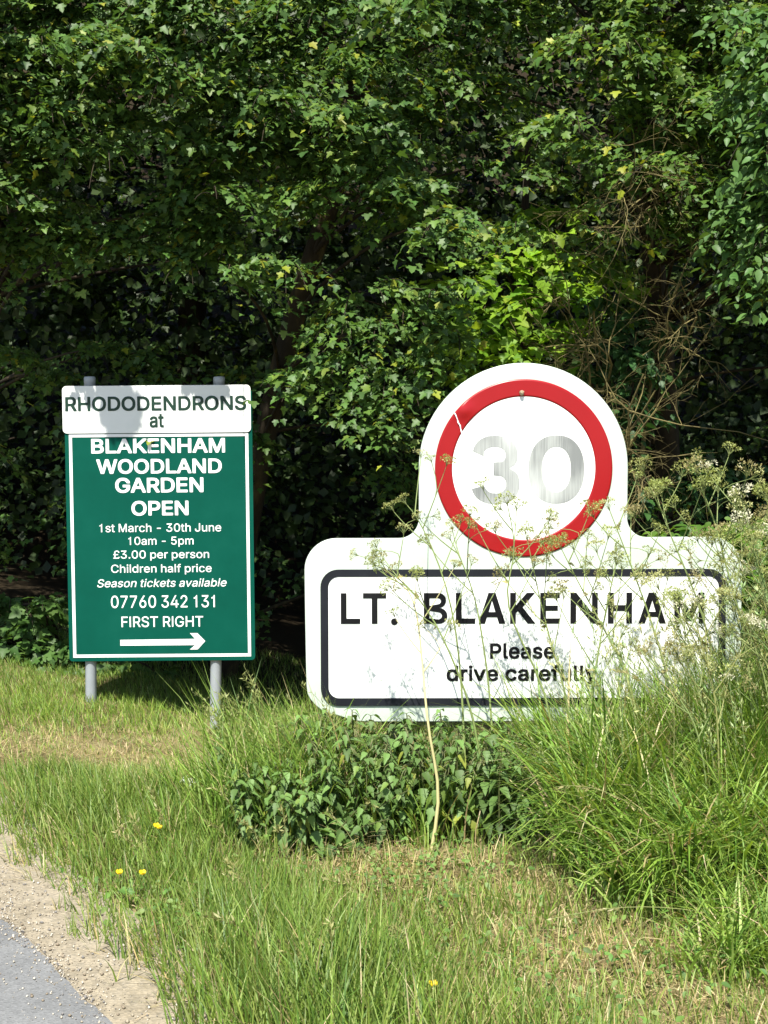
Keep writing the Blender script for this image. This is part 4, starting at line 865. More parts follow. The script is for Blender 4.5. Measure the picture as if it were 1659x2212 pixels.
# ------------------------------------------------------------------ nettles
def nettle_proto(h, seed):
    rng = np.random.default_rng(seed)
    st, lf = Soup(), Soup()
    lx, ly = rng.normal(0, .06, 2)
    P = bez((0, 0, -.02), (lx * .3, ly * .3, h * .6), (lx, ly, h), 7)
    tube(st, P, np.linspace(.0034, .0016, 7), (.085, .10, .035), 5)
    nodes = max(5, int(h / .023)); az = rng.uniform(0, 6.28)
    pos, nr, tp, sz_, cl = [], [], [], [], []
    for i in range(nodes):
        f = (i + 1) / nodes; k = f * 6; p = np.array([np.interp(k, range(7), P[:, a]) for a in range(3)])
        if f < .18: continue
        L = .050 * (1.12 - .62 * f) * rng.uniform(.85, 1.2)
        for s_ in (0, math.pi):
            a = az + s_ + rng.normal(0, .25); o = np.array([math.cos(a), math.sin(a), 0])
            pet = L * .35
            tube(st, [p, p + o * pet + np.array([0, 0, .004])], [.0012, .0009], (.085, .11, .035), 3)
            pos.append(p + o * pet + np.array([0, 0, .004])); dr = rng.uniform(.25, 1.25)
            tp.append(o + np.array([0, 0, -dr])); nr.append(np.array([0, 0, 1.0]) + o * dr * .9 + rng.normal(0, .18, 3)); sz_.append(L * 1.2)
            c = np.array((.078, .14, .034)) * rng.uniform(.6, 1.5) * (.9 + .45 * f); cl.append(c * (np.array([1.25, 1.1, .9]) if rng.random() < .15 else np.array([2.3, 1.5, 1.0]) if rng.random() < .07 else 1))
        az += math.pi / 2 + rng.normal(0, .15)
    leaves(lf, pos, nr, tp, sz_, *NETTLE, np.array(cl), .22, .28)
    if h > .25:                                                     # little hanging catkins near the top
        for i in range(8):
            f = rng.uniform(.75, .98) * 6; p = np.array([np.interp(f, range(7), P[:, a]) for a in range(3)]); a = rng.uniform(0, 6.28)
            tube(st, bez(p, p + np.array([math.cos(a), math.sin(a), .2]) * .015, p + np.array([math.cos(a) * .025, math.sin(a) * .025, -.02]), 4), [.001, .0014, .0014, .0008], (.16, .17, .07), 3)
    return st.mesh('nettle_stem', M['stem'], True), lf.mesh('nettle_leaves', M['nettle'])
protos = []
def make_nettle(h, seed):
    r_ = empty('nettle', (0, 0, 0), 'stinging nettle growing in the dark green clump under the village sign', 'nettle', 'nettles under the village sign')
    st, lf = nettle_proto(h, seed); child('stem', st, r_); child('leaves', lf, r_)
    return r_
def copy_tree(o, loc, rz, sc=1.0, label=None, rx=0.0, ry=0.0):
    c = o.copy(); COL.objects.link(c); c.location = loc; c.rotation_euler = (rx, ry, rz); c.scale = (sc,) * 3
    if label: c['label'] = label
    for ch in o.children:
        d = ch.copy(); COL.objects.link(d); d.parent = c
        for g in ch.children:
            e_ = g.copy(); COL.objects.link(e_); e_.parent = d
    return c
NET = [make_nettle(h_, i_) for i_, h_ in enumerate((.26, .30, .335, .23, .19, .285))]
used = set()
def place(protos_, k, loc, rz, sc, label=None, rx=0.0, ry=0.0):
    o = protos_[k]
    if o.name not in used:
        used.add(o.name); o.location = loc; o.rotation_euler = (rx, ry, rz); o.scale = (sc,) * 3
        if label: o['label'] = label
        return o
    return copy_tree(o, loc, rz, sc, label, rx, ry)
spots = []
def far_enough(x, y, d): return all((x - a) ** 2 + (y - b) ** 2 > d * d for a, b in spots)
tries = 0
while len(spots) < 205 and tries < 6000:
    tries += 1
    x, y = RNG.uniform(-.24, .62), RNG.uniform(4.0, 4.42)
    front = 4.05 + .05 * math.sin(x * 9) + .06 * max(0, -.05 - x) * 4
    if y < front or not far_enough(x, y, .038): continue
    spots.append((x, y))
for x, y in spots:
    k = int(RNG.integers(0, 3)) if y > 4.12 else int(RNG.choice([0, 3, 5, 1]))
    place(NET, k, (x, y, float(ground_z(x, y))), RNG.uniform(0, 6.28), RNG.uniform(.85, 1.12), None, RNG.normal(0, .09) + (.12 if y < 4.15 else 0), RNG.normal(0, .09))
# a lower, darker group spreading to the left
low = []
for _ in range(90):
    x = RNG.uniform(-.45, -.18); y = 3.93 + .28 * RNG.random() + (x + .2) * -.35
    low.append((x, y))
    c = copy_tree(NET[int(RNG.choice([3, 4, 4]))], (x, y, float(ground_z(x, y))), RNG.uniform(0, 6.28), RNG.uniform(.85, 1.2), 'small nettle in the low patch spreading left from the main nettle clump', .1 + RNG.normal(0, .15), RNG.normal(-.1, .15))
    c['group'] = 'low nettles beside the main clump'
for (x, y) in [(.60, 4.12), (.72, 4.02), (.82, 4.0), (.64, 4.22), (1.0, 3.95)]:
    c = copy_tree(NET[int(RNG.choice([1, 2]))], (x, y, float(ground_z(x, y))), RNG.uniform(0, 6.28), RNG.uniform(.9, 1.15), 'stray nettle poking out of the tall grass right of the nettle clump', 0, -.15)
    c['group'] = 'nettles among the tall grass'

# ------------------------------------------------------------------ cow parsley
def umbel(rng, p, d, size, col):
    """compound umbel: rays fanning from p along d, each with a cluster of small fruits or florets"""
    s = Soup(); d = unit(np.asarray(d, float))
    a1 = unit(np.cross(d, (.3, .9, .1))); a2 = np.cross(d, a1)
    nr = int(rng.integers(8, 13))
    tips = []
    for i in range(nr):
        th = i * 2.4; rad = math.sqrt((i + .5) / nr) * .85
        v = unit(d + (a1 * math.cos(th) + a2 * math.sin(th)) * rad * 1.1 + rng.normal(0, .07, 3))
        L = size * rng.uniform(.75, 1.1)
        q_ = bez(p, p + d * L * .45, p + v * L, 4)
        tube(s, q_, [.0008, .0007, .0006, .0005], (.24, .29, .10), 3)
        tips.append((q_[-1], v))
    for tp_, v in tips:
        m_ = 13
        dd = unit(v[None] * .8 + rng.normal(0, .55, (m_, 3)))
        ln = rng.uniform(.008, .013, m_) * size / .04
        pos = tp_ + dd * ln[:, None] * .55
        leaves(s, pos, rng.normal(0, 1, (m_, 3)), dd, ln * .75, [(0, 0), (-.2, .5), (0, 1), (.2, .5)], [(0, 1, 2), (0, 2, 3)], np.array(col)[None] * rng.uniform(.75, 1.3, (m_, 1)), 0, 0)
    return s.mesh('umbel', M['grass' if col[2] < .2 else 'petal'])
FERN = fan([(0, 0), (-.1, .05), (-.34, .2), (-.1, .22), (-.3, .42), (-.08, .42), (-.2, .62), (-.05, .62), (0, 1), (.05, .62), (.2, .62), (.08, .42), (.3, .42), (.1, .22), (.34, .2), (.1, .05)], (0, .3))
SEEDC = [(.29, .34, .10), (.33, .37, .12), (.26, .28, .09), (.40, .41, .18), (.30, .27, .12)]
CREAM = (.62, .60, .42)
def cow_parsley(path, label, group=None, nbr=5, seed=0, stemcol=(.21, .27, .09), r0=.0042, head=.042, flower=0.0, low=.35):
    """path: list of world points from the root up to the top umbel"""
    rng = np.random.default_rng(1000 + seed)
    P = np.array([tuple(p) for p in path], float)
    t = np.linspace(0, 1, len(P)); tt = np.linspace(0, 1, 14)
    Q = np.stack([np.interp(tt, t, P[:, a]) for a in range(3)], 1)
    for _ in range(2): Q[1:-1] = (Q[:-2] + 2 * Q[1:-1] + Q[2:]) / 4
    root = Q[0].copy()
    o = empty('cow_parsley', root, label, 'wild flower', group)
    st = Soup(); heads = []
    dirv = lambda f: unit(np.array([np.interp(min(f + .05, 1) * 13, range(14), Q[:, a]) - np.interp(max(f - .05, 0) * 13, range(14), Q[:, a]) for a in range(3)]))
    pt = lambda f: np.array([np.interp(f * 13, range(14), Q[:, a]) for a in range(3)])
    c1 = np.asarray(stemcol); cols = np.repeat(np.array([c1 * (1 + .1 * math.sin(i)) for i in range(14)]), 6, 0)
    tube(st, Q - root, np.linspace(r0, .0014, 14), cols, 6)
    heads.append((Q[-1], dirv(1), head))
    for i in range(nbr):
        f = low + (0.95 - low) * (i + rng.uniform(.2, .8)) / nbr
        p = pt(f); d = dirv(f); a = i * 2.4 + rng.uniform(0, 1.2)
        side = unit(np.array([math.cos(a), .55 * math.sin(a), 0]))
        L = rng.uniform(.16, .34) * (1.15 - .6 * f)
        e_ = p + unit(d * .8 + side * .75 + np.array([0, 0, .25])) * L
        q_ = bez(p, p + side * L * .3 + d * L * .35, e_, 6)
        tube(st, q_ - root, np.linspace(.0022, .0011, 6), c1, 5)
        heads.append((q_[-1], unit(q_[-1] - q_[-2] + np.array([0, 0, .02])), head * rng.uniform(.75, 1.05)))
        if rng.random() < .6:
            g = q_[3]; s2 = unit(np.array([rng.normal(), .4 * rng.normal(), .6])); e2 = g + s2 * L * .5
            w_ = bez(g, g + (q_[4] - q_[3]) * .8, e2, 4); tube(st, w_ - root, [.0014, .0012, .001, .0009], c1, 4)
            heads.append((w_[-1], unit(w_[-1] - w_[-2]), head * .72))
        if i % 2:                                                  # withered sheath leaf at the joint
            leaves(st, p[None] - root, rng.normal(0, 1, (1, 3)) + [0, 0, .6], side[None] + rng.normal(0, .5, (1, 3)), rng.uniform(.02, .035, 1), *FERN, np.array((.24, .22, .08)) * rng.uniform(.7, 1.2, (1, 1)), .1, .3)
    child('stem', st.mesh('cow_parsley_stem', M['stem'], False), o)
    for (p, d, sz_) in heads:
        col = CREAM if rng.random() < flower else SEEDC[int(rng.integers(0, 5))]
        child('umbel', umbel(rng, p - root, d, sz_, col), o)
    return o
def root_at(u, y):
    p = at(u, 1700, y); return Vector((p.x, y, float(ground_z(p.x, y))))
def stalk(u0, y0, *uv):
    """root below picture column u0 at distance y0, then points seen at (u, v, y)"""
    return [root_at(u0, y0)] + [at(*a) for a in uv]
D1 = 4.12
cow_parsley(stalk(930, 3.97, (952, 1740, 3.98), (948, 1680, 3.99), (926, 1590, 4.0), (922, 1540, 4.02), (912, 1440, D1), (905, 1330, D1 + .03), (893, 1290, D1 + .05), (862, 1240, D1 + .08)), 'cow parsley on a thick straw coloured stalk rising from the nettles', nbr=5, seed=1, r0=.0062, low=.56, stemcol=(.46, .42, .20), head=.036)
cow_parsley(stalk(1060, 4.15, (1030, 1560, D1), (985, 1440, D1), (945, 1350, D1), (890, 1270, D1), (835, 1232, D1)), 'tall cow parsley leaning left across the letters LT to the black border', nbr=6, seed=2, low=.5, head=.036)
cow_parsley(stalk(1075, 4.2, (1060, 1500, 4.25), (1045, 1400, 4.25), (1030, 1300, 4.25), (1000, 1215, 4.25), (975, 1170, 4.25)), 'slender cow parsley in front of the first letter L of the village name', nbr=5, seed=3, low=.5, head=.036)
cow_parsley(stalk(1230, 4.1, (1190, 1500, 4.15), (1120, 1380, 4.15), (1085, 1280, 4.15), (1120, 1195, 4.15), (1097, 1095, 4.15)), 'tall cow parsley whose top head stands before the white centre of the roundel', nbr=5, seed=4, low=.5, head=.04)
cow_parsley(stalk(1260, 4.16, (1230, 1520, 4.2), (1190, 1390, 4.2), (1165, 1290, 4.2), (1140, 1170, 4.2)), 'cow parsley ending on the bottom of the red ring', nbr=6, seed=5, low=.45, head=.042)
cow_parsley(stalk(1010, 4.2, (1000, 1500, 4.22), (985, 1350, 4.22), (955, 1230, 4.22), (905, 1120, 4.22), (880, 1092, 4.22)), 'thin cow parsley reaching up to the left shoulder of the roundel board', nbr=4, seed=6, low=.55, head=.036)
cow_parsley(stalk(1420, 4.0, (1370, 1480, 4.1), (1300, 1350, 4.1), (1250, 1260, 4.1), (1215, 1190, 4.1)), 'leaning cow parsley with its top head just right of the lowest red of the ring', nbr=6, seed=7, low=.4, head=.042)
cow_parsley(stalk(1490, 4.0, (1450, 1480, 4.1), (1400, 1320, 4.1), (1355, 1200, 4.1), (1318, 1105, 4.1)), 'cow parsley touching the right side of the red ring', nbr=6, seed=8, low=.4, head=.04)
cow_parsley(stalk(1560, 4.0, (1550, 1420, 4.05), (1490, 1250, 4.05), (1440, 1140, 4.05), (1430, 1075, 4.05)), 'tall cow parsley with a big head against the dark wood right of the roundel', nbr=6, seed=9, low=.45, head=.05)
cow_parsley(stalk(1640, 4.0, (1620, 1400, 4.0), (1570, 1230, 4.0), (1545, 1130, 4.0), (1523, 1072, 4.0)), 'tall single headed cow parsley standing clear above the right end of the village sign', nbr=6, seed=10, low=.4, head=.046)
cow_parsley(stalk(1690, 3.9, (1670, 1400, 3.9), (1640, 1230, 3.9), (1605, 1090, 3.9)), 'cow parsley with broad creamy heads at the edge of the thicket', nbr=7, seed=11, low=.4, head=.054, flower=.55)
cow_parsley(stalk(1290, 4.05, (1270, 1560, 4.08), (1290, 1420, 4.08), (1310, 1310, 4.08), (1330, 1225, 4.08)), 'upright cow parsley in front of the letter N of the village name', nbr=7, seed=12, low=.35, head=.042)
rng_cp = np.random.default_rng(5)
for i_ in range(27):
    ub = 1520 + 350 * rng_cp.random() ** .75; y0 = rng_cp.uniform(3.7, 4.3)
    lean_ = rng_cp.uniform(40, 150) * (1 if ub > 1350 else .6)
    vt = 1600 - (ub - 1280) * .75 + rng_cp.normal(0, 95); vt = max(vt, 1085)
    ut = ub - lean_
    mid = ((ub * .62 + ut * .38) + 12, (1750 * .45 + vt * .55))
    cow_parsley([root_at(ub, y0), at(mid[0], mid[1], y0 + .02), at(ut, vt, y0 + .03)], 'cow parsley going to seed in the thicket over the right end of the village sign', 'cow parsley thicket at the right end of the village sign', nbr=int(rng_cp.integers(4, 8)), seed=50 + i_, low=.38, r0=.0036, head=rng_cp.uniform(.034, .05), flower=.10, stemcol=(.20 * rng_cp.uniform(.7, 1.2), .24, .08))

# ------------------------------------------------------------------ small flowers, stalks and litter
def buttercup(u, v, label, h=.16):
    # (u, v) is where the flower is seen; the root is below and a little behind
    y = 1.25 * FOC / (v + h * 600 - 960)
    p = at(u, v, y); g = float(ground_z(p.x, p.y)); o = empty('buttercup', (p.x + .02, p.y + .01, g), label, 'wild flower', 'buttercups in the verge grass')
    st = Soup(); top = np.array([-.02, -.01, p.z - g])
    tube(st, bez((0, 0, -.01), (.01, 0, top[2] * .6), top, 7), np.linspace(.0012, .0008, 7), (.09, .15, .03), 4)
    child('stem', st.mesh('buttercup_stem', M['stem']), o)
    fl = Soup(); a = np.arange(5) * 2 * np.pi / 5
    dirs_ = np.stack([np.cos(a), np.sin(a), .75 + 0 * a], 1); nn = np.stack([-.6 * np.cos(a), -.6 * np.sin(a) - .25, 1 + 0 * a], 1)
    leaves(fl, np.repeat(top[None], 5, 0), nn, dirs_, .0135, *fan([(0, 0), (-.3, .3), (-.42, .7), (-.22, 1), (.22, 1), (.42, .7), (.3, .3)], (0, .5)), (.78, .56, .012), -.2, -.3)
    child('flower', fl.mesh('buttercup_flower', M['petal']), o)
for (u, v, lab) in [(338, 1787, 'yellow buttercup highest of those in the grass near the road'), (344, 1790, 'yellow buttercup close beside the highest one near the road'), (258, 1888, 'yellow buttercup nearest the gravel shoulder'), (308, 1889, 'yellow buttercup right beside the one nearest the gravel'), (936, 2130, 'yellow buttercup alone in the tall grass at the bottom of the verge')]:
    buttercup(u, v, lab)
def stalk_obj(name, pts, r0, r1, col, label, cat):
    s = Soup(); P = np.array([tuple(p) for p in pts]); t = np.linspace(0, 1, len(P)); tt = np.linspace(0, 1, 14)
    Q = np.stack([np.interp(tt, t, P[:, a]) for a in range(3)], 1)
    for _ in range(2): Q[1:-1] = (Q[:-2] + 2 * Q[1:-1] + Q[2:]) / 4
    tube(s, Q, np.linspace(r0, r1, 14), col, 5)
    return s, Q
def bent_grass(pts, label):
    s, Q = stalk_obj('s', pts, .0016, .0007, (.30, .33, .12), label, 'grass stem')
    root = Q[0].copy(); m_ = 24; k = RNG.uniform(9, 13, m_)
    pos = np.stack([np.interp(k, range(14), Q[:, a]) for a in range(3)], 1); d = (Q[-1] - Q[-4])[None] + RNG.normal(0, .03, (m_, 3))
    leaves(s, pos, RNG.normal(0, 1, (m_, 3)), d, RNG.uniform(.014, .024, m_), [(0, 0), (-.14, .45), (0, 1), (.14, .45)], [(0, 1, 2), (0, 2, 3)], np.array((.36, .33, .15)), 0, 0)
    o = bpy.data.objects.new('bent_grass_stem', s.mesh('bent_grass_stem', M['grass']))
    put(o, label, 'grass stem', 'long grass stems bent over the verge')
bent_grass([root_at(1800, 3.3), at(1659, 2000, 3.22), at(1500, 1965, 3.18), at(1400, 1957, 3.15), at(1300, 1962, 3.13), at(1190, 1985, 3.12)], 'long pale grass stem arching far out to the left over the dry verge')
bent_grass([root_at(1560, 3.8), at(1450, 1560, 3.62), at(1390, 1470, 3.6), at(1330, 1445, 3.6)], 'grass stem bowed above the nettles with its tip over the lower border of the sign')
bent_grass([root_at(1500, 3.75), at(1440, 1790, 3.6), at(1340, 1720, 3.57), at(1260, 1695, 3.56), at(1200, 1700, 3.55)], 'grass stem bent across the middle of the tall grass below the sign')
bent_grass([root_at(330, 3.55), at(300, 1790, 3.5), at(290, 1775, 3.48), at(270, 1775, 3.47), at(250, 1800, 3.46)], 'drooping pale grass head above the buttercups near the road')
def dry_stick(pts, r, label):
    s, Q = stalk_obj('d', pts, r, r * .7, (.42, .34, .18), label, 'dry stem')
    put(bpy.data.objects.new('dry_stem', s.mesh('dry_stem', M['stem'], True)), label, 'dry stem', 'dead broken stems lying in the verge')
def gp(u, v, h=.03):
    y = EYE * FOC / (v - 960); p = at(u, v, y); y2 = (EYE - h) * FOC / (v - 960); p = at(u, v, y2); return Vector((p.x, p.y, float(ground_z(p.x, p.y)) + h))
dry_stick([gp(557, 1649, .10), gp(605, 1656, .11)], .003, 'short pale dead stem resting on grass left of the nettle clump')
dry_stick([gp(628, 1720, .08), gp(700, 1758, .07)], .0028, 'slanting pale dead stem at the left flank of the nettle clump')
dry_stick([gp(505, 1679, .05), gp(530, 1690, .05)], .0022, 'tiny pale dead stem on the straw between green sign and nettles')
dry_stick([gp(1440, 2060, .02), gp(1560, 2075, .03)], .002, 'thin dead stem lying on the dry verge at lower right')
# crumpled scrap of paper in the grass
s = Soup(); n_ = 9; uu, vv = np.meshgrid(np.linspace(-1, 1, n_), np.linspace(-1, 1, n_)); rr_ = np.random.default_rng(3)
V = np.stack([uu * .022 + rr_.normal(0, .003, uu.shape), vv * .018 + rr_.normal(0, .003, uu.shape), .012 * np.sin(uu * 3 + vv * 2) + rr_.normal(0, .005, uu.shape) + .02], -1).reshape(-1, 3)
i = np.arange(n_ - 1)[:, None] * n_; j = np.arange(n_ - 1)[None]
s.add(V, np.stack([i + j, i + j + 1, i + n_ + j + 1, i + n_ + j], -1).reshape(-1, 4), (1, 1, 1))
o = bpy.data.objects.new('paper_scrap', s.mesh('paper_scrap', M['paper'])); o.location = gp(403, 1712, .085); o.rotation_euler = (.5, 0, .6)
put(o, 'crumpled white scrap of paper lying in the grass', 'litter')
# ------------------------------------------------------------------ trees
FIELD = np.array([(.068, .138, .026), (.078, .155, .03), (.054, .114, .028), (.098, .174, .03), (.135, .205, .034), (.24, .275, .03)])  # last tone paints in yellow glints of sunlit leaves
FP = [.27, .25, .22, .14, .08, .04]
TE = math.tan(R(SUN_EL)) / math.cos(R(SUN_AZ)); TX = math.tan(R(SUN_AZ))
def shadow_on(P, y):
    """where the sun throws points P on the upright plane at distance y -> picture column, row"""
    d = y - P[:, 1]
    x = P[:, 0] - d * TX; z = P[:, 2] - d * TE
    return (*pix(x, y, z), d > .12)
SHADE_ON_HEADER = [(215, 846, 62, 22), (262, 893, 40, 50), (445, 836, 48, 18)]
SUN_GAPS = [(6.55, 1150, 620, 190, 210, .9), (6.1, 1340, 840, 110, 190, .75), (5.9, 1330, 390, 150, 50, .8), (6.6, 1500, 1020, 60, 45, .5), (6.95, 90, 1370, 150, 110, .8), (5.75, 800, 750, 220, 150, .7), (5.2, 1640, 400, 90, 300, .7)]
def sun_clear(P, rng):
    """False for leaves that would shade places the photograph shows in the sun (gaps in the canopy above them)"""
    keep = np.ones(len(P), bool)
    u, v, f = shadow_on(P, GD)
    on = f & (u > 120) & (u < 570) & (v > 805) & (v < 1640)
    ok = np.zeros(len(P), bool)
    for a, b_, ru, rv in SHADE_ON_HEADER: ok |= ((u - a) / ru) ** 2 + ((v - b_) / rv) ** 2 < 1
    keep &= ~(on & ~ok)
    g = P[:, 1] + P[:, 2] / TE                                     # where the shadow meets the ground
    keep &= ~((g < 6.3) & (P[:, 0] < -.3) & ~ok)
    for y, a, b_, ru, rv, pr in SUN_GAPS:
        u, v, f = shadow_on(P, y)
        keep &= ~(f & (((u - a) / ru) ** 2 + ((v - b_) / rv) ** 2 < 1) & (rng.random(len(P)) < pr))
    return keep
def spray(lf, br, c, out_az, ln, wd, droop, leafsize, pal, start=None, K=8, rng=RNG, tmpl=MAPLE, light=1.0, tilt=.35, org=None, nodes=7):
    """a leafy branch end: twigs fanning from the back of the spray, leaves in pairs along them, forming a drooping shelf"""
    o = np.array([math.cos(out_az), math.sin(out_az), 0]); sd = np.array([-o[1], o[0], 0]); up = np.array([0, 0, 1.0])
    c = np.asarray(c, float); base = c - o * ln * .75 - up * .03
    pos, nr, tp, twigs = [], [], [], []
    for k in range(K):
        a = (k + .5) / K * 2 - 1 + rng.normal(0, .12)
        L = ln * (1.45 - .55 * abs(a)) * rng.uniform(.8, 1.15)
        e_ = base + o * L + sd * a * wd * 1.25 - up * (droop * rng.uniform(.4, 1.4) * ln) + up * rng.normal(0, .05)
        m_ = base + (o * L * .5 + sd * a * wd * .7) + up * (.06 + rng.normal(0, .03))
        q_ = bez(base, m_, e_, nodes + 1)
        if k % 2 == 0: twigs.append(bez(base, m_, e_, 8)[:7])
        for i in range(1, nodes + 1):
            d = unit(q_[i] - q_[i - 1]); lat = unit(np.cross(d, up))
            for s_ in ((-1, 1, 0) if i == nodes else (-1, 1)):
                off = d * (.9 if s_ == 0 else .35) + lat * s_ * .9 + up * rng.normal(0, .3)
                pos.append(q_[i] + unit(off) * leafsize * rng.uniform(.35, .75)); tp.append(off + o * .25 - up * rng.uniform(.2, 1.0))
                nr.append(up + o * rng.uniform(.1, .75) + lat * s_ * .25 + rng.normal(0, tilt, 3))
    pos, nr, tp = np.array(pos), np.array(nr), np.array(tp)
    k_ = sun_clear(pos + (0 if org is None else org), rng)
    pos, nr, tp = pos[k_], nr[k_], tp[k_]
    if k_.mean() < .5: return
    if br is not None:
        for q_ in twigs: tube(br, q_, np.linspace(.004, .0015, 7), (1, 1, 1), 3)
    if br is not None and start is not None:
        mid = (np.asarray(start) + base) / 2 + up * .12 + rng.normal(0, .06, 3)
        q_ = bez(start, mid, base, 7); tube(br, q_, np.linspace(.013, .004, 7), (1, 1, 1), 5)
    n = len(pos)
    if not n: return
    leaves(lf, pos, nr, tp, leafsize * rng.uniform(.5, 1.22, n), *tmpl, pick(pal, n, FP if len(pal) == 6 else None) * light, rng.uniform(.05, .35, n), rng.uniform(.05, .4, n))
limb_rng = np.random.default_rng(4)
def tree(name, label, trunk, sprays, leafmat, pal, leafsize, group=None, K=8, tmpl=MAPLE, nodes=7, tilt=.35):
    """trunk: list of (point, radius); sprays: (x, y, z, out azimuth, length, width, droop)"""
    base = Vector(trunk[0][0]); o = empty(name, base, label, 'tree', group)
    br, lf = Soup(), Soup()
    P = np.array([tuple(p) for p, _ in trunk], float); r_ = [r for _, r in trunk]
    tt = np.linspace(0, len(P) - 1, 16); Q = np.stack([np.interp(tt, range(len(P)), P[:, a]) for a in range(3)], 1); rad = np.interp(tt, range(len(P)), r_)
    for _ in range(2): Q[1:-1] = (Q[:-2] + 2 * Q[1:-1] + Q[2:]) / 4
    b0 = np.array(base)
    tube(br, Q - b0, rad, (1, 1, 1), 9)
    for (x, y, z, a, ln, wd, dr) in sprays:
        c = np.array([x, y, z]); j = np.argmin(np.abs(Q[:, 2] - (z - .25)) + .3 * np.linalg.norm(Q[:, :2] - c[:2], axis=1))
        spray(lf, br, c - b0, a, ln, wd, dr, leafsize, pal, start=(Q[j] - b0) if limb_rng.random() < .3 else None, K=K, tmpl=tmpl, tilt=tilt, org=b0, nodes=nodes)
    child('trunk', br.mesh('trunk', M['bark'], True), o)
    child('crown', lf.mesh('crown', M[leafmat]), o)
    return o
def lz(u, v, y):                       # shelf centre seen at (u, v) at distance y
    p = at(u, v, y); return (p.x, p.y, p.z)
FRONT = -math.pi / 2
HOLES = [(230, 375, 95, 70), (330, 330, 90, 60), (480, 45, 45, 60), (590, 470, 80, 75), (705, 60, 45, 60), (980, 480, 80, 60), (1000, 310, 60, 45), (730, 450, 70, 80), (1250, 420, 110, 55),
         (1120, 400, 140, 50), (150, 620, 260, 60), (420, 650, 140, 90), (560, 690, 110, 110), (1120, 640, 200, 140), (1555, 800, 150, 250), (610, 1180, 70, 230), (70, 1060, 75, 200), (560, 1450, 110, 90)]
def in_hole(u, v):
    return any(((u - a) / ru) ** 2 + ((v - b) / rv) ** 2 < 1 for a, b, ru, rv in HOLES)
fr = np.random.default_rng(21)
front = {0: [], 1: [], 2: [], 3: []}
def own(x): return 0 if x < -.75 else 1 if x < .55 else 2
# visible face of the canopy, leaning out over the verge towards its top
def face(u, v):
    y = 5.92 + .0016 * -min(v, 0) + .25 * math.sin(v * .034 + 2.2 * math.sin(u * .0062 + .6)) + .17 * math.sin(u * .013 + 1.7 * math.sin(v * .009))
    y = y + (.12 * float(smooth(700, 1100, u)))
    if u < 640:                                                    # the bough ends just behind the sun's path to the notice board
        for _ in range(3):
            z = at(u, v, y).z
            y = max(y, 6.27 - (z - 1.75) / TE)
    return y
for u in np.arange(-420, 2100, 68):
    for v in np.arange(-900, 640, 48):
        uu, vv = u + fr.normal(0, 30), v + fr.normal(0, 20)
        if vv < -80 and fr.random() < .45: continue
        if in_hole(uu, vv) or fr.random() < .08: continue
        lim = 560 if uu < 620 else 470 if uu < 980 else 520
        if vv > lim + 40 * math.sin(uu * .02): continue
        x, y, z = lz(uu, vv, face(uu, vv) + fr.normal(0, .12))
        front[own(x)].append((x, y, z, FRONT + fr.normal(0, .5), fr.uniform(.13, .23), fr.uniform(.13, .23), fr.uniform(.35, .9)))
# bough tips just above the picture that dapple the header of the notice board
for (u, v, yy) in [(205, 850, 5.0), (262, 880, 5.1), (275, 915, 5.15), (440, 838, 5.0)]:
    p = at(u, v, GD); d_ = GD - yy
    front[0].append((p.x + d_ * TX, yy, p.z + d_ * TE, FRONT, .10, .10, .4))
# lit boughs hanging lower; sprays hidden behind the notice board added to shade ground
for (u, v, yd) in [(60, 640, 5.9), (190, 560, 5.85), (330, 545, 5.8), (60, 545, 5.75), (430, 600, 5.9), (560, 590, 5.8), (620, 560, 5.7), (660, 800, 5.8), (720, 760, 5.7), (790, 790, 5.65), (860, 810, 5.6), (920, 760, 5.6), (760, 700, 5.75), (850, 690, 5.65), (930, 660, 5.7), (870, 600, 5.7), (960, 620, 5.6), (700, 640, 5.9), (950, 720, 5.6), (840, 850, 5.65),
                   (960, 470, 5.35), (990, 445, 5.3), (200, 900, 6.55), (330, 900, 6.5), (460, 900, 6.5), (540, 930, 6.6), (260, 960, 6.6), (400, 960, 6.6), (40, 760, 6.7), (120, 800, 6.9), (340, 800, 6.8), (500, 790, 6.8), (610, 800, 6.7), (580, 1000, 6.9), (600, 1170, 7.0), (640, 1060, 6.9), (330, 760, 6.9), (240, 740, 6.9)]:
    x, y, z = lz(u, v, yd); front[own(x)].append((x, y, z, FRONT + fr.normal(0, .45), fr.uniform(.15, .22), fr.uniform(.14, .2), fr.uniform(.5, 1.0)))
# inner and upper canopy: closes the roof and shades the hollow below
for _ in range(300):
    x, y = fr.uniform(-4.2, 4.2), fr.uniform(5.6, 9.5); z = fr.uniform(2.6, 6.2)
    if y < 6.6 or y < 5.6 + .42 * (z - 3.0): continue
    front[own(x)].append((x, y, z, fr.uniform(0, 6.28), fr.uniform(.3, .45), fr.uniform(.3, .45), fr.uniform(.3, .7)))
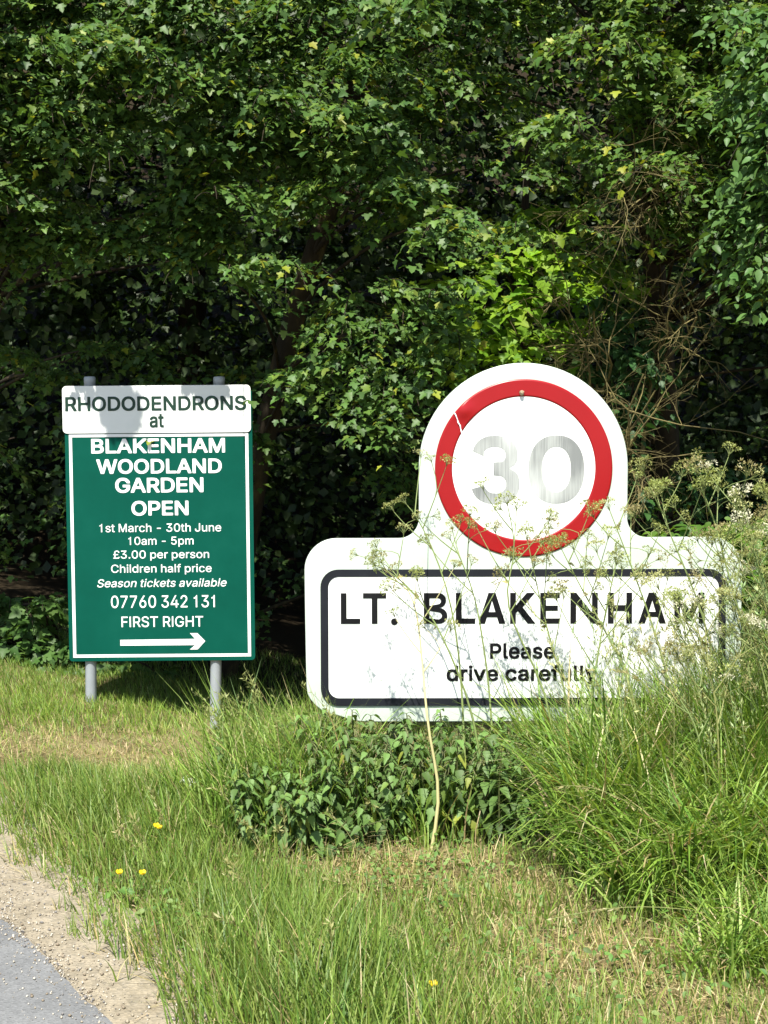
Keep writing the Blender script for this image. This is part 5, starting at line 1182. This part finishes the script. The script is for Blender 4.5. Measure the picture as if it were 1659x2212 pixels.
# shaded inner leaves of the hollow
for _ in range(120):
    x, y = fr.uniform(-3.6, 3.6), fr.uniform(6.9, 9.0); z = fr.uniform(.3, 3.4)
    front[own(x)].append((x, y, z, FRONT + fr.normal(0, .9), fr.uniform(.22, .36), fr.uniform(.2, .34), fr.uniform(.3, .9)))
def clear_holes(L):
    o = []
    for t_ in L:
        u, v = pix(t_[0], t_[1], t_[2])
        if t_[1] > 6.4 and in_hole(u, v): continue
        o.append(t_)
    return o
front = {k: clear_holes(L) for k, L in front.items()}
g0 = lambda x, y: float(ground_z(x, y)) - .1
tree('maple_tree', 'dark field maple overhanging the green sign at the left of the wood', [((-2.75, 8.4, g0(-2.75, 8.4)), .07), ((-2.6, 8.1, 1.4), .06), ((-2.1, 7.7, 2.6), .05), ((-1.75, 7.2, 3.6), .04), ((-1.6, 6.8, 5.2), .02)], front[0], 'leaf', FIELD, .041, 'field maples at the edge of the wood', K=9, nodes=9)
tree('maple_tree', 'field maple with a thick trunk slanting right behind the gap between the two signs', [((-.95, 7.7, g0(-.95, 7.7)), .075), ((-.75, 7.5, 1.0), .068), ((-.5, 7.25, 1.95), .06), ((-.15, 7.0, 2.9), .05), ((0, 6.8, 3.6), .04), ((.1, 6.6, 5.2), .02)], front[1], 'leaf', FIELD, .041, 'field maples at the edge of the wood', K=9, nodes=9)
tree('maple_tree', 'softly lit field maple spreading over the right side of the roundel', [((1.95, 8.9, g0(1.95, 8.9)), .09), ((1.8, 8.4, 1.6), .075), ((1.5, 7.7, 2.8), .06), ((1.3, 7.1, 3.8), .055), ((1.2, 6.8, 5.4), .02)], front[2], 'leaf', FIELD * np.array([1.12, 1.08, .9]), .039, 'field maples at the edge of the wood', K=9, nodes=9)
# bright young sycamore behind the roundel
LIME = np.array([(.16, .30, .022), (.20, .35, .028), (.12, .24, .024), (.26, .40, .04)])
syc = [lz(u, v, y) + (FRONT + fr.normal(0, .5), fr.uniform(.18, .26), fr.uniform(.16, .24), fr.uniform(.3, .7)) for u, v, y in
       [(1010, 600, 6.5), (1080, 560, 6.6), (1150, 540, 6.6), (1220, 560, 6.7), (1040, 660, 6.4), (1110, 640, 6.5), (1180, 620, 6.5), (1250, 610, 6.6), (1000, 720, 6.4), (1070, 730, 6.5), (1150, 700, 6.5), (1220, 690, 6.6), (1120, 770, 6.6), (1030, 790, 6.5), (1190, 450, 6.7), (1130, 480, 6.7), (1290, 560, 6.8), (1180, 790, 6.7)]]
tree('sycamore_tree', 'bright lime green young sycamore lit up behind the top of the roundel', [((.75, 7.3, g0(.75, 7.3)), .05), ((.8, 7.2, 1.2), .042), ((.72, 7.0, 2.0), .03), ((.75, 6.9, 2.9), .012)], syc, 'lime', LIME, .07, None, K=5, tilt=.35)
# ash with pinnate leaves at the right edge
ASHL = fan([(0, 0), (-.13, .25), (-.14, .5), (0, 1), (.14, .5), (.13, .25)], (0, .45))
ash = [lz(u, v, y) + (FRONT - .5 + fr.normal(0, .4), fr.uniform(.16, .24), fr.uniform(.12, .2), fr.uniform(.9, 1.6)) for u, v, y in
       [(1650, 60, 5.3), (1690, 140, 5.2), (1640, 330, 5.3), (1660, 420, 5.3), (1650, 500, 5.35), (1690, 250, 5.2), (1630, 190, 5.4), (1720, 450, 5.2), (1760, 300, 5.2), (1740, 80, 5.2), (1620, 440, 5.4), (1610, 10, 5.4)]]
tree('ash_tree', 'pale green small leaved ash hanging in at the right edge of the wood', [((2.6, 6.6, g0(2.6, 6.6)), .09), ((2.5, 6.4, 1.6), .075), ((2.3, 6.1, 2.9), .05), ((2.2, 5.9, 4.2), .02)], ash, 'leaf', np.array([(.07, .15, .034), (.09, .18, .042)]), .05, None, K=12, nodes=10, tmpl=OVAL, tilt=.5)
# trees deeper in the wood, leaf colour darkened to paint in their shade
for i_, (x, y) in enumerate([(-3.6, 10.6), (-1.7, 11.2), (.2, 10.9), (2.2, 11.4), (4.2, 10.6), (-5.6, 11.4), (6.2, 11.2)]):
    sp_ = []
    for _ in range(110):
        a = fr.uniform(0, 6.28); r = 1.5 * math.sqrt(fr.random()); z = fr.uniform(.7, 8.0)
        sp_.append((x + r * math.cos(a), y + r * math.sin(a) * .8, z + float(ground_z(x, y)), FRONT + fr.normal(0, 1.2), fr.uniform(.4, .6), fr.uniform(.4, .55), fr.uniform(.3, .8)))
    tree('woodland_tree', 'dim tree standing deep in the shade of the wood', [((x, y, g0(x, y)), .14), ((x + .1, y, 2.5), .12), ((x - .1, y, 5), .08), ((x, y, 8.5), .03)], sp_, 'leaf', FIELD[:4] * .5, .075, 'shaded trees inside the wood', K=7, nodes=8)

# the wood behind as one mass, deep shade put into its leaf colour
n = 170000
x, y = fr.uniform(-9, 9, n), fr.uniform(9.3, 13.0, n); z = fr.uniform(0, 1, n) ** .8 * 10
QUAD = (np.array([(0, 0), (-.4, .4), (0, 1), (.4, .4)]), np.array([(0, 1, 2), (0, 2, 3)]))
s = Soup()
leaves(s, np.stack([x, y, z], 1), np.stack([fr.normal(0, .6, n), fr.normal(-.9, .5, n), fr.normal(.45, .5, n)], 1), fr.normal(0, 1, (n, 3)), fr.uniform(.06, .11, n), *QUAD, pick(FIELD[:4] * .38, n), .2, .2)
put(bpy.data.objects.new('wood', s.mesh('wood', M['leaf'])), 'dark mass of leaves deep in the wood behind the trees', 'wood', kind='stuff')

# ------------------------------------------------------------------ shrubs
def bush(name, label, pts, pal, leafsize, matn='leaf', tmpl=MAPLE, root=None, cat='shrub', K=6):
    o = empty(name, root, label, cat); br, lf = Soup(), Soup(); b0 = np.array(root)
    for (u, v, y, ln) in pts:
        c = np.array(lz(u, v, y)) - b0
        spray(lf, br, c, FRONT + fr.normal(0, .6), ln, ln * .9, fr.uniform(.3, .9), leafsize, pal, start=np.array([c[0] * .25, c[1] * .2, 0]), K=K, tmpl=tmpl, org=b0)
    child('branches', br.mesh('branches', M['bark'], True), o); child('leaves', lf.mesh('leaves', M[matn]), o)
bush('maple_shrub', 'low lit maple shrub at the foot of the wood left of the green sign', [(40, 1340, 7.0, .16), (90, 1310, 6.95, .15), (130, 1290, 6.9, .14), (20, 1400, 7.0, .15), (110, 1400, 6.9, .14), (150, 1440, 6.85, .13), (200, 1460, 6.9, .12), (60, 1460, 6.9, .14), (-60, 1330, 7.0, .16), (-120, 1400, 7.0, .18), (230, 1440, 7.0, .12), (330, 1450, 7.1, .12), (0, 1290, 7.2, .12)],
     np.array([(.06, .125, .028), (.075, .15, .03)]), .06, root=(-1.8, 7.3, float(ground_z(-1.8, 7.3))))
IVY = np.array([(.03, .085, .022), (.04, .10, .028), (.05, .12, .03)])
bush('elder_shrub', 'glossy elder shrub among the bare twigs right of the roundel', [(1330, 700, 6.3, .13), (1370, 750, 6.25, .13), (1400, 790, 6.2, .12), (1290, 730, 6.35, .12), (1390, 850, 6.2, .11), (1300, 640, 6.4, .12), (1430, 720, 6.4, .1), (1350, 880, 6.3, .1), (1340, 1010, 6.2, .1), (1370, 1060, 6.2, .1), (1300, 800, 6.4, .11)],
     IVY, .058, tmpl=OVAL, root=(1.15, 6.6, float(ground_z(1.15, 6.6))))
bush('ivy_shrub', 'small ivy covered shrub lit in the dark hollow at the right', [(1480, 1000, 6.6, .1), (1510, 970, 6.6, .1), (1540, 1010, 6.65, .1), (1500, 1050, 6.6, .11), (1570, 1040, 6.7, .1), (1460, 1040, 6.6, .09), (1640, 1000, 6.9, .1)], IVY, .05, tmpl=OVAL, root=(1.5, 6.8, float(ground_z(1.5, 6.8))))
bush('bramble_bush', 'bright sunlit bramble bush behind the right end of the village sign', [(1480, 1150, 5.3, .14), (1540, 1140, 5.3, .14), (1600, 1150, 5.2, .15), (1650, 1130, 5.2, .15), (1620, 1210, 5.1, .15), (1660, 1260, 5.1, .15), (1640, 1320, 5.05, .15), (1690, 1200, 5.1, .16), (1420, 1170, 5.4, .12), (1380, 1190, 5.4, .1), (1700, 1350, 5.0, .16), (1650, 1400, 5.0, .14), (1750, 1280, 5.0, .18), (1570, 1190, 5.2, .14)],
     np.array([(.10, .21, .022), (.13, .25, .03), (.08, .17, .025)]), .06, 'lime', OVAL, root=(1.5, 5.5, float(ground_z(1.5, 5.5))), K=7)
# bare twiggy shrub
tw = empty('bare_shrub', (1.05, 6.35, float(ground_z(1.05, 6.35))), 'dead shrub of bare yellowish twigs beside the roundel', 'shrub'); b0 = np.array(tw.location)
tr = np.random.default_rng(9); s = Soup()
def twig(p, d, L, r, depth):
    n = 6; P = [p]
    for i in range(n - 1):
        d = unit(d + tr.normal(0, .16, 3) + np.array([0, 0, -.02])); P.append(P[-1] + d * L / (n - 1))
    tube(s, np.array(P) - b0, np.linspace(r, r * .5, n), (1, 1, 1), 4 if depth else 3)
    if depth <= 0: return
    for _ in range(int(tr.integers(3, 6))):
        i = int(tr.integers(1, n)); side = unit(d + tr.normal(0, .75, 3) * np.array([1, .6, .9]))
        twig(P[i], side, L * tr.uniform(.4, .7), r * .5, depth - 1)
for (u0, v0, u1, v1) in [(1300, 1150, 1310, 760), (1310, 1100, 1370, 800), (1330, 1000, 1440, 920), (1330, 1020, 1480, 960), (1280, 900, 1260, 640), (1300, 850, 1330, 640), (1330, 1080, 1420, 1060), (1400, 850, 1440, 640), (1290, 800, 1240, 700), (1420, 760, 1460, 640)]:
    a, b_ = np.array(lz(u0, v0, 6.35)), np.array(lz(u1, v1, 6.05 + tr.normal(0, .12)))
    twig(a, unit(b_ - a), np.linalg.norm(b_ - a), .007, 3)
for u0, v0 in [(1300, 1150), (1330, 1050), (1400, 850), (1420, 700), (1290, 830)]:
    a = np.array(lz(u0, v0, 6.35)); tube(s, bez(np.zeros(3), (a - b0) * .5 + np.array([.05, .1, 0]), a - b0, 8), np.linspace(.016, .007, 8), (1, 1, 1), 6)
child('twigs', s.mesh('twigs', M['twig'], True), tw)
tw2 = empty('bare_branch', (2.15, 7.3, float(ground_z(2.15, 7.3))), 'lichen yellow bare branch spread level under the canopy above the roundel', 'branch'); b0 = np.array(tw2.location); s = Soup()
for (u0, v0, u1, v1, r) in [(1560, 420, 1400, 405, .008), (1480, 400, 1260, 385, .006), (1540, 380, 1390, 350, .006), (1470, 415, 1330, 420, .005)]:
    a, b_ = np.array(lz(u0, v0, 6.2)), np.array(lz(u1, v1, 5.85)); twig(a, unit(b_ - a), np.linalg.norm(b_ - a), r, 3)
    tube(s, bez(np.array([0, 0, a[2] - b0[2] - .3]), (a - b0) * .5 + np.array([0, .1, (a[2] - b0[2]) * .5]), a - b0, 8), np.linspace(.014, r, 8), (1, 1, 1), 6)
tube(s, bez(np.zeros(3), np.array([.05, .05, 1.2]), np.array([0, 0, at(1560, 420, 6.2).z - b0[2] - .25]), 8), np.linspace(.03, .014, 8), (1, 1, 1), 6)
child('twigs', s.mesh('twigs', M['twig'], True), tw2)
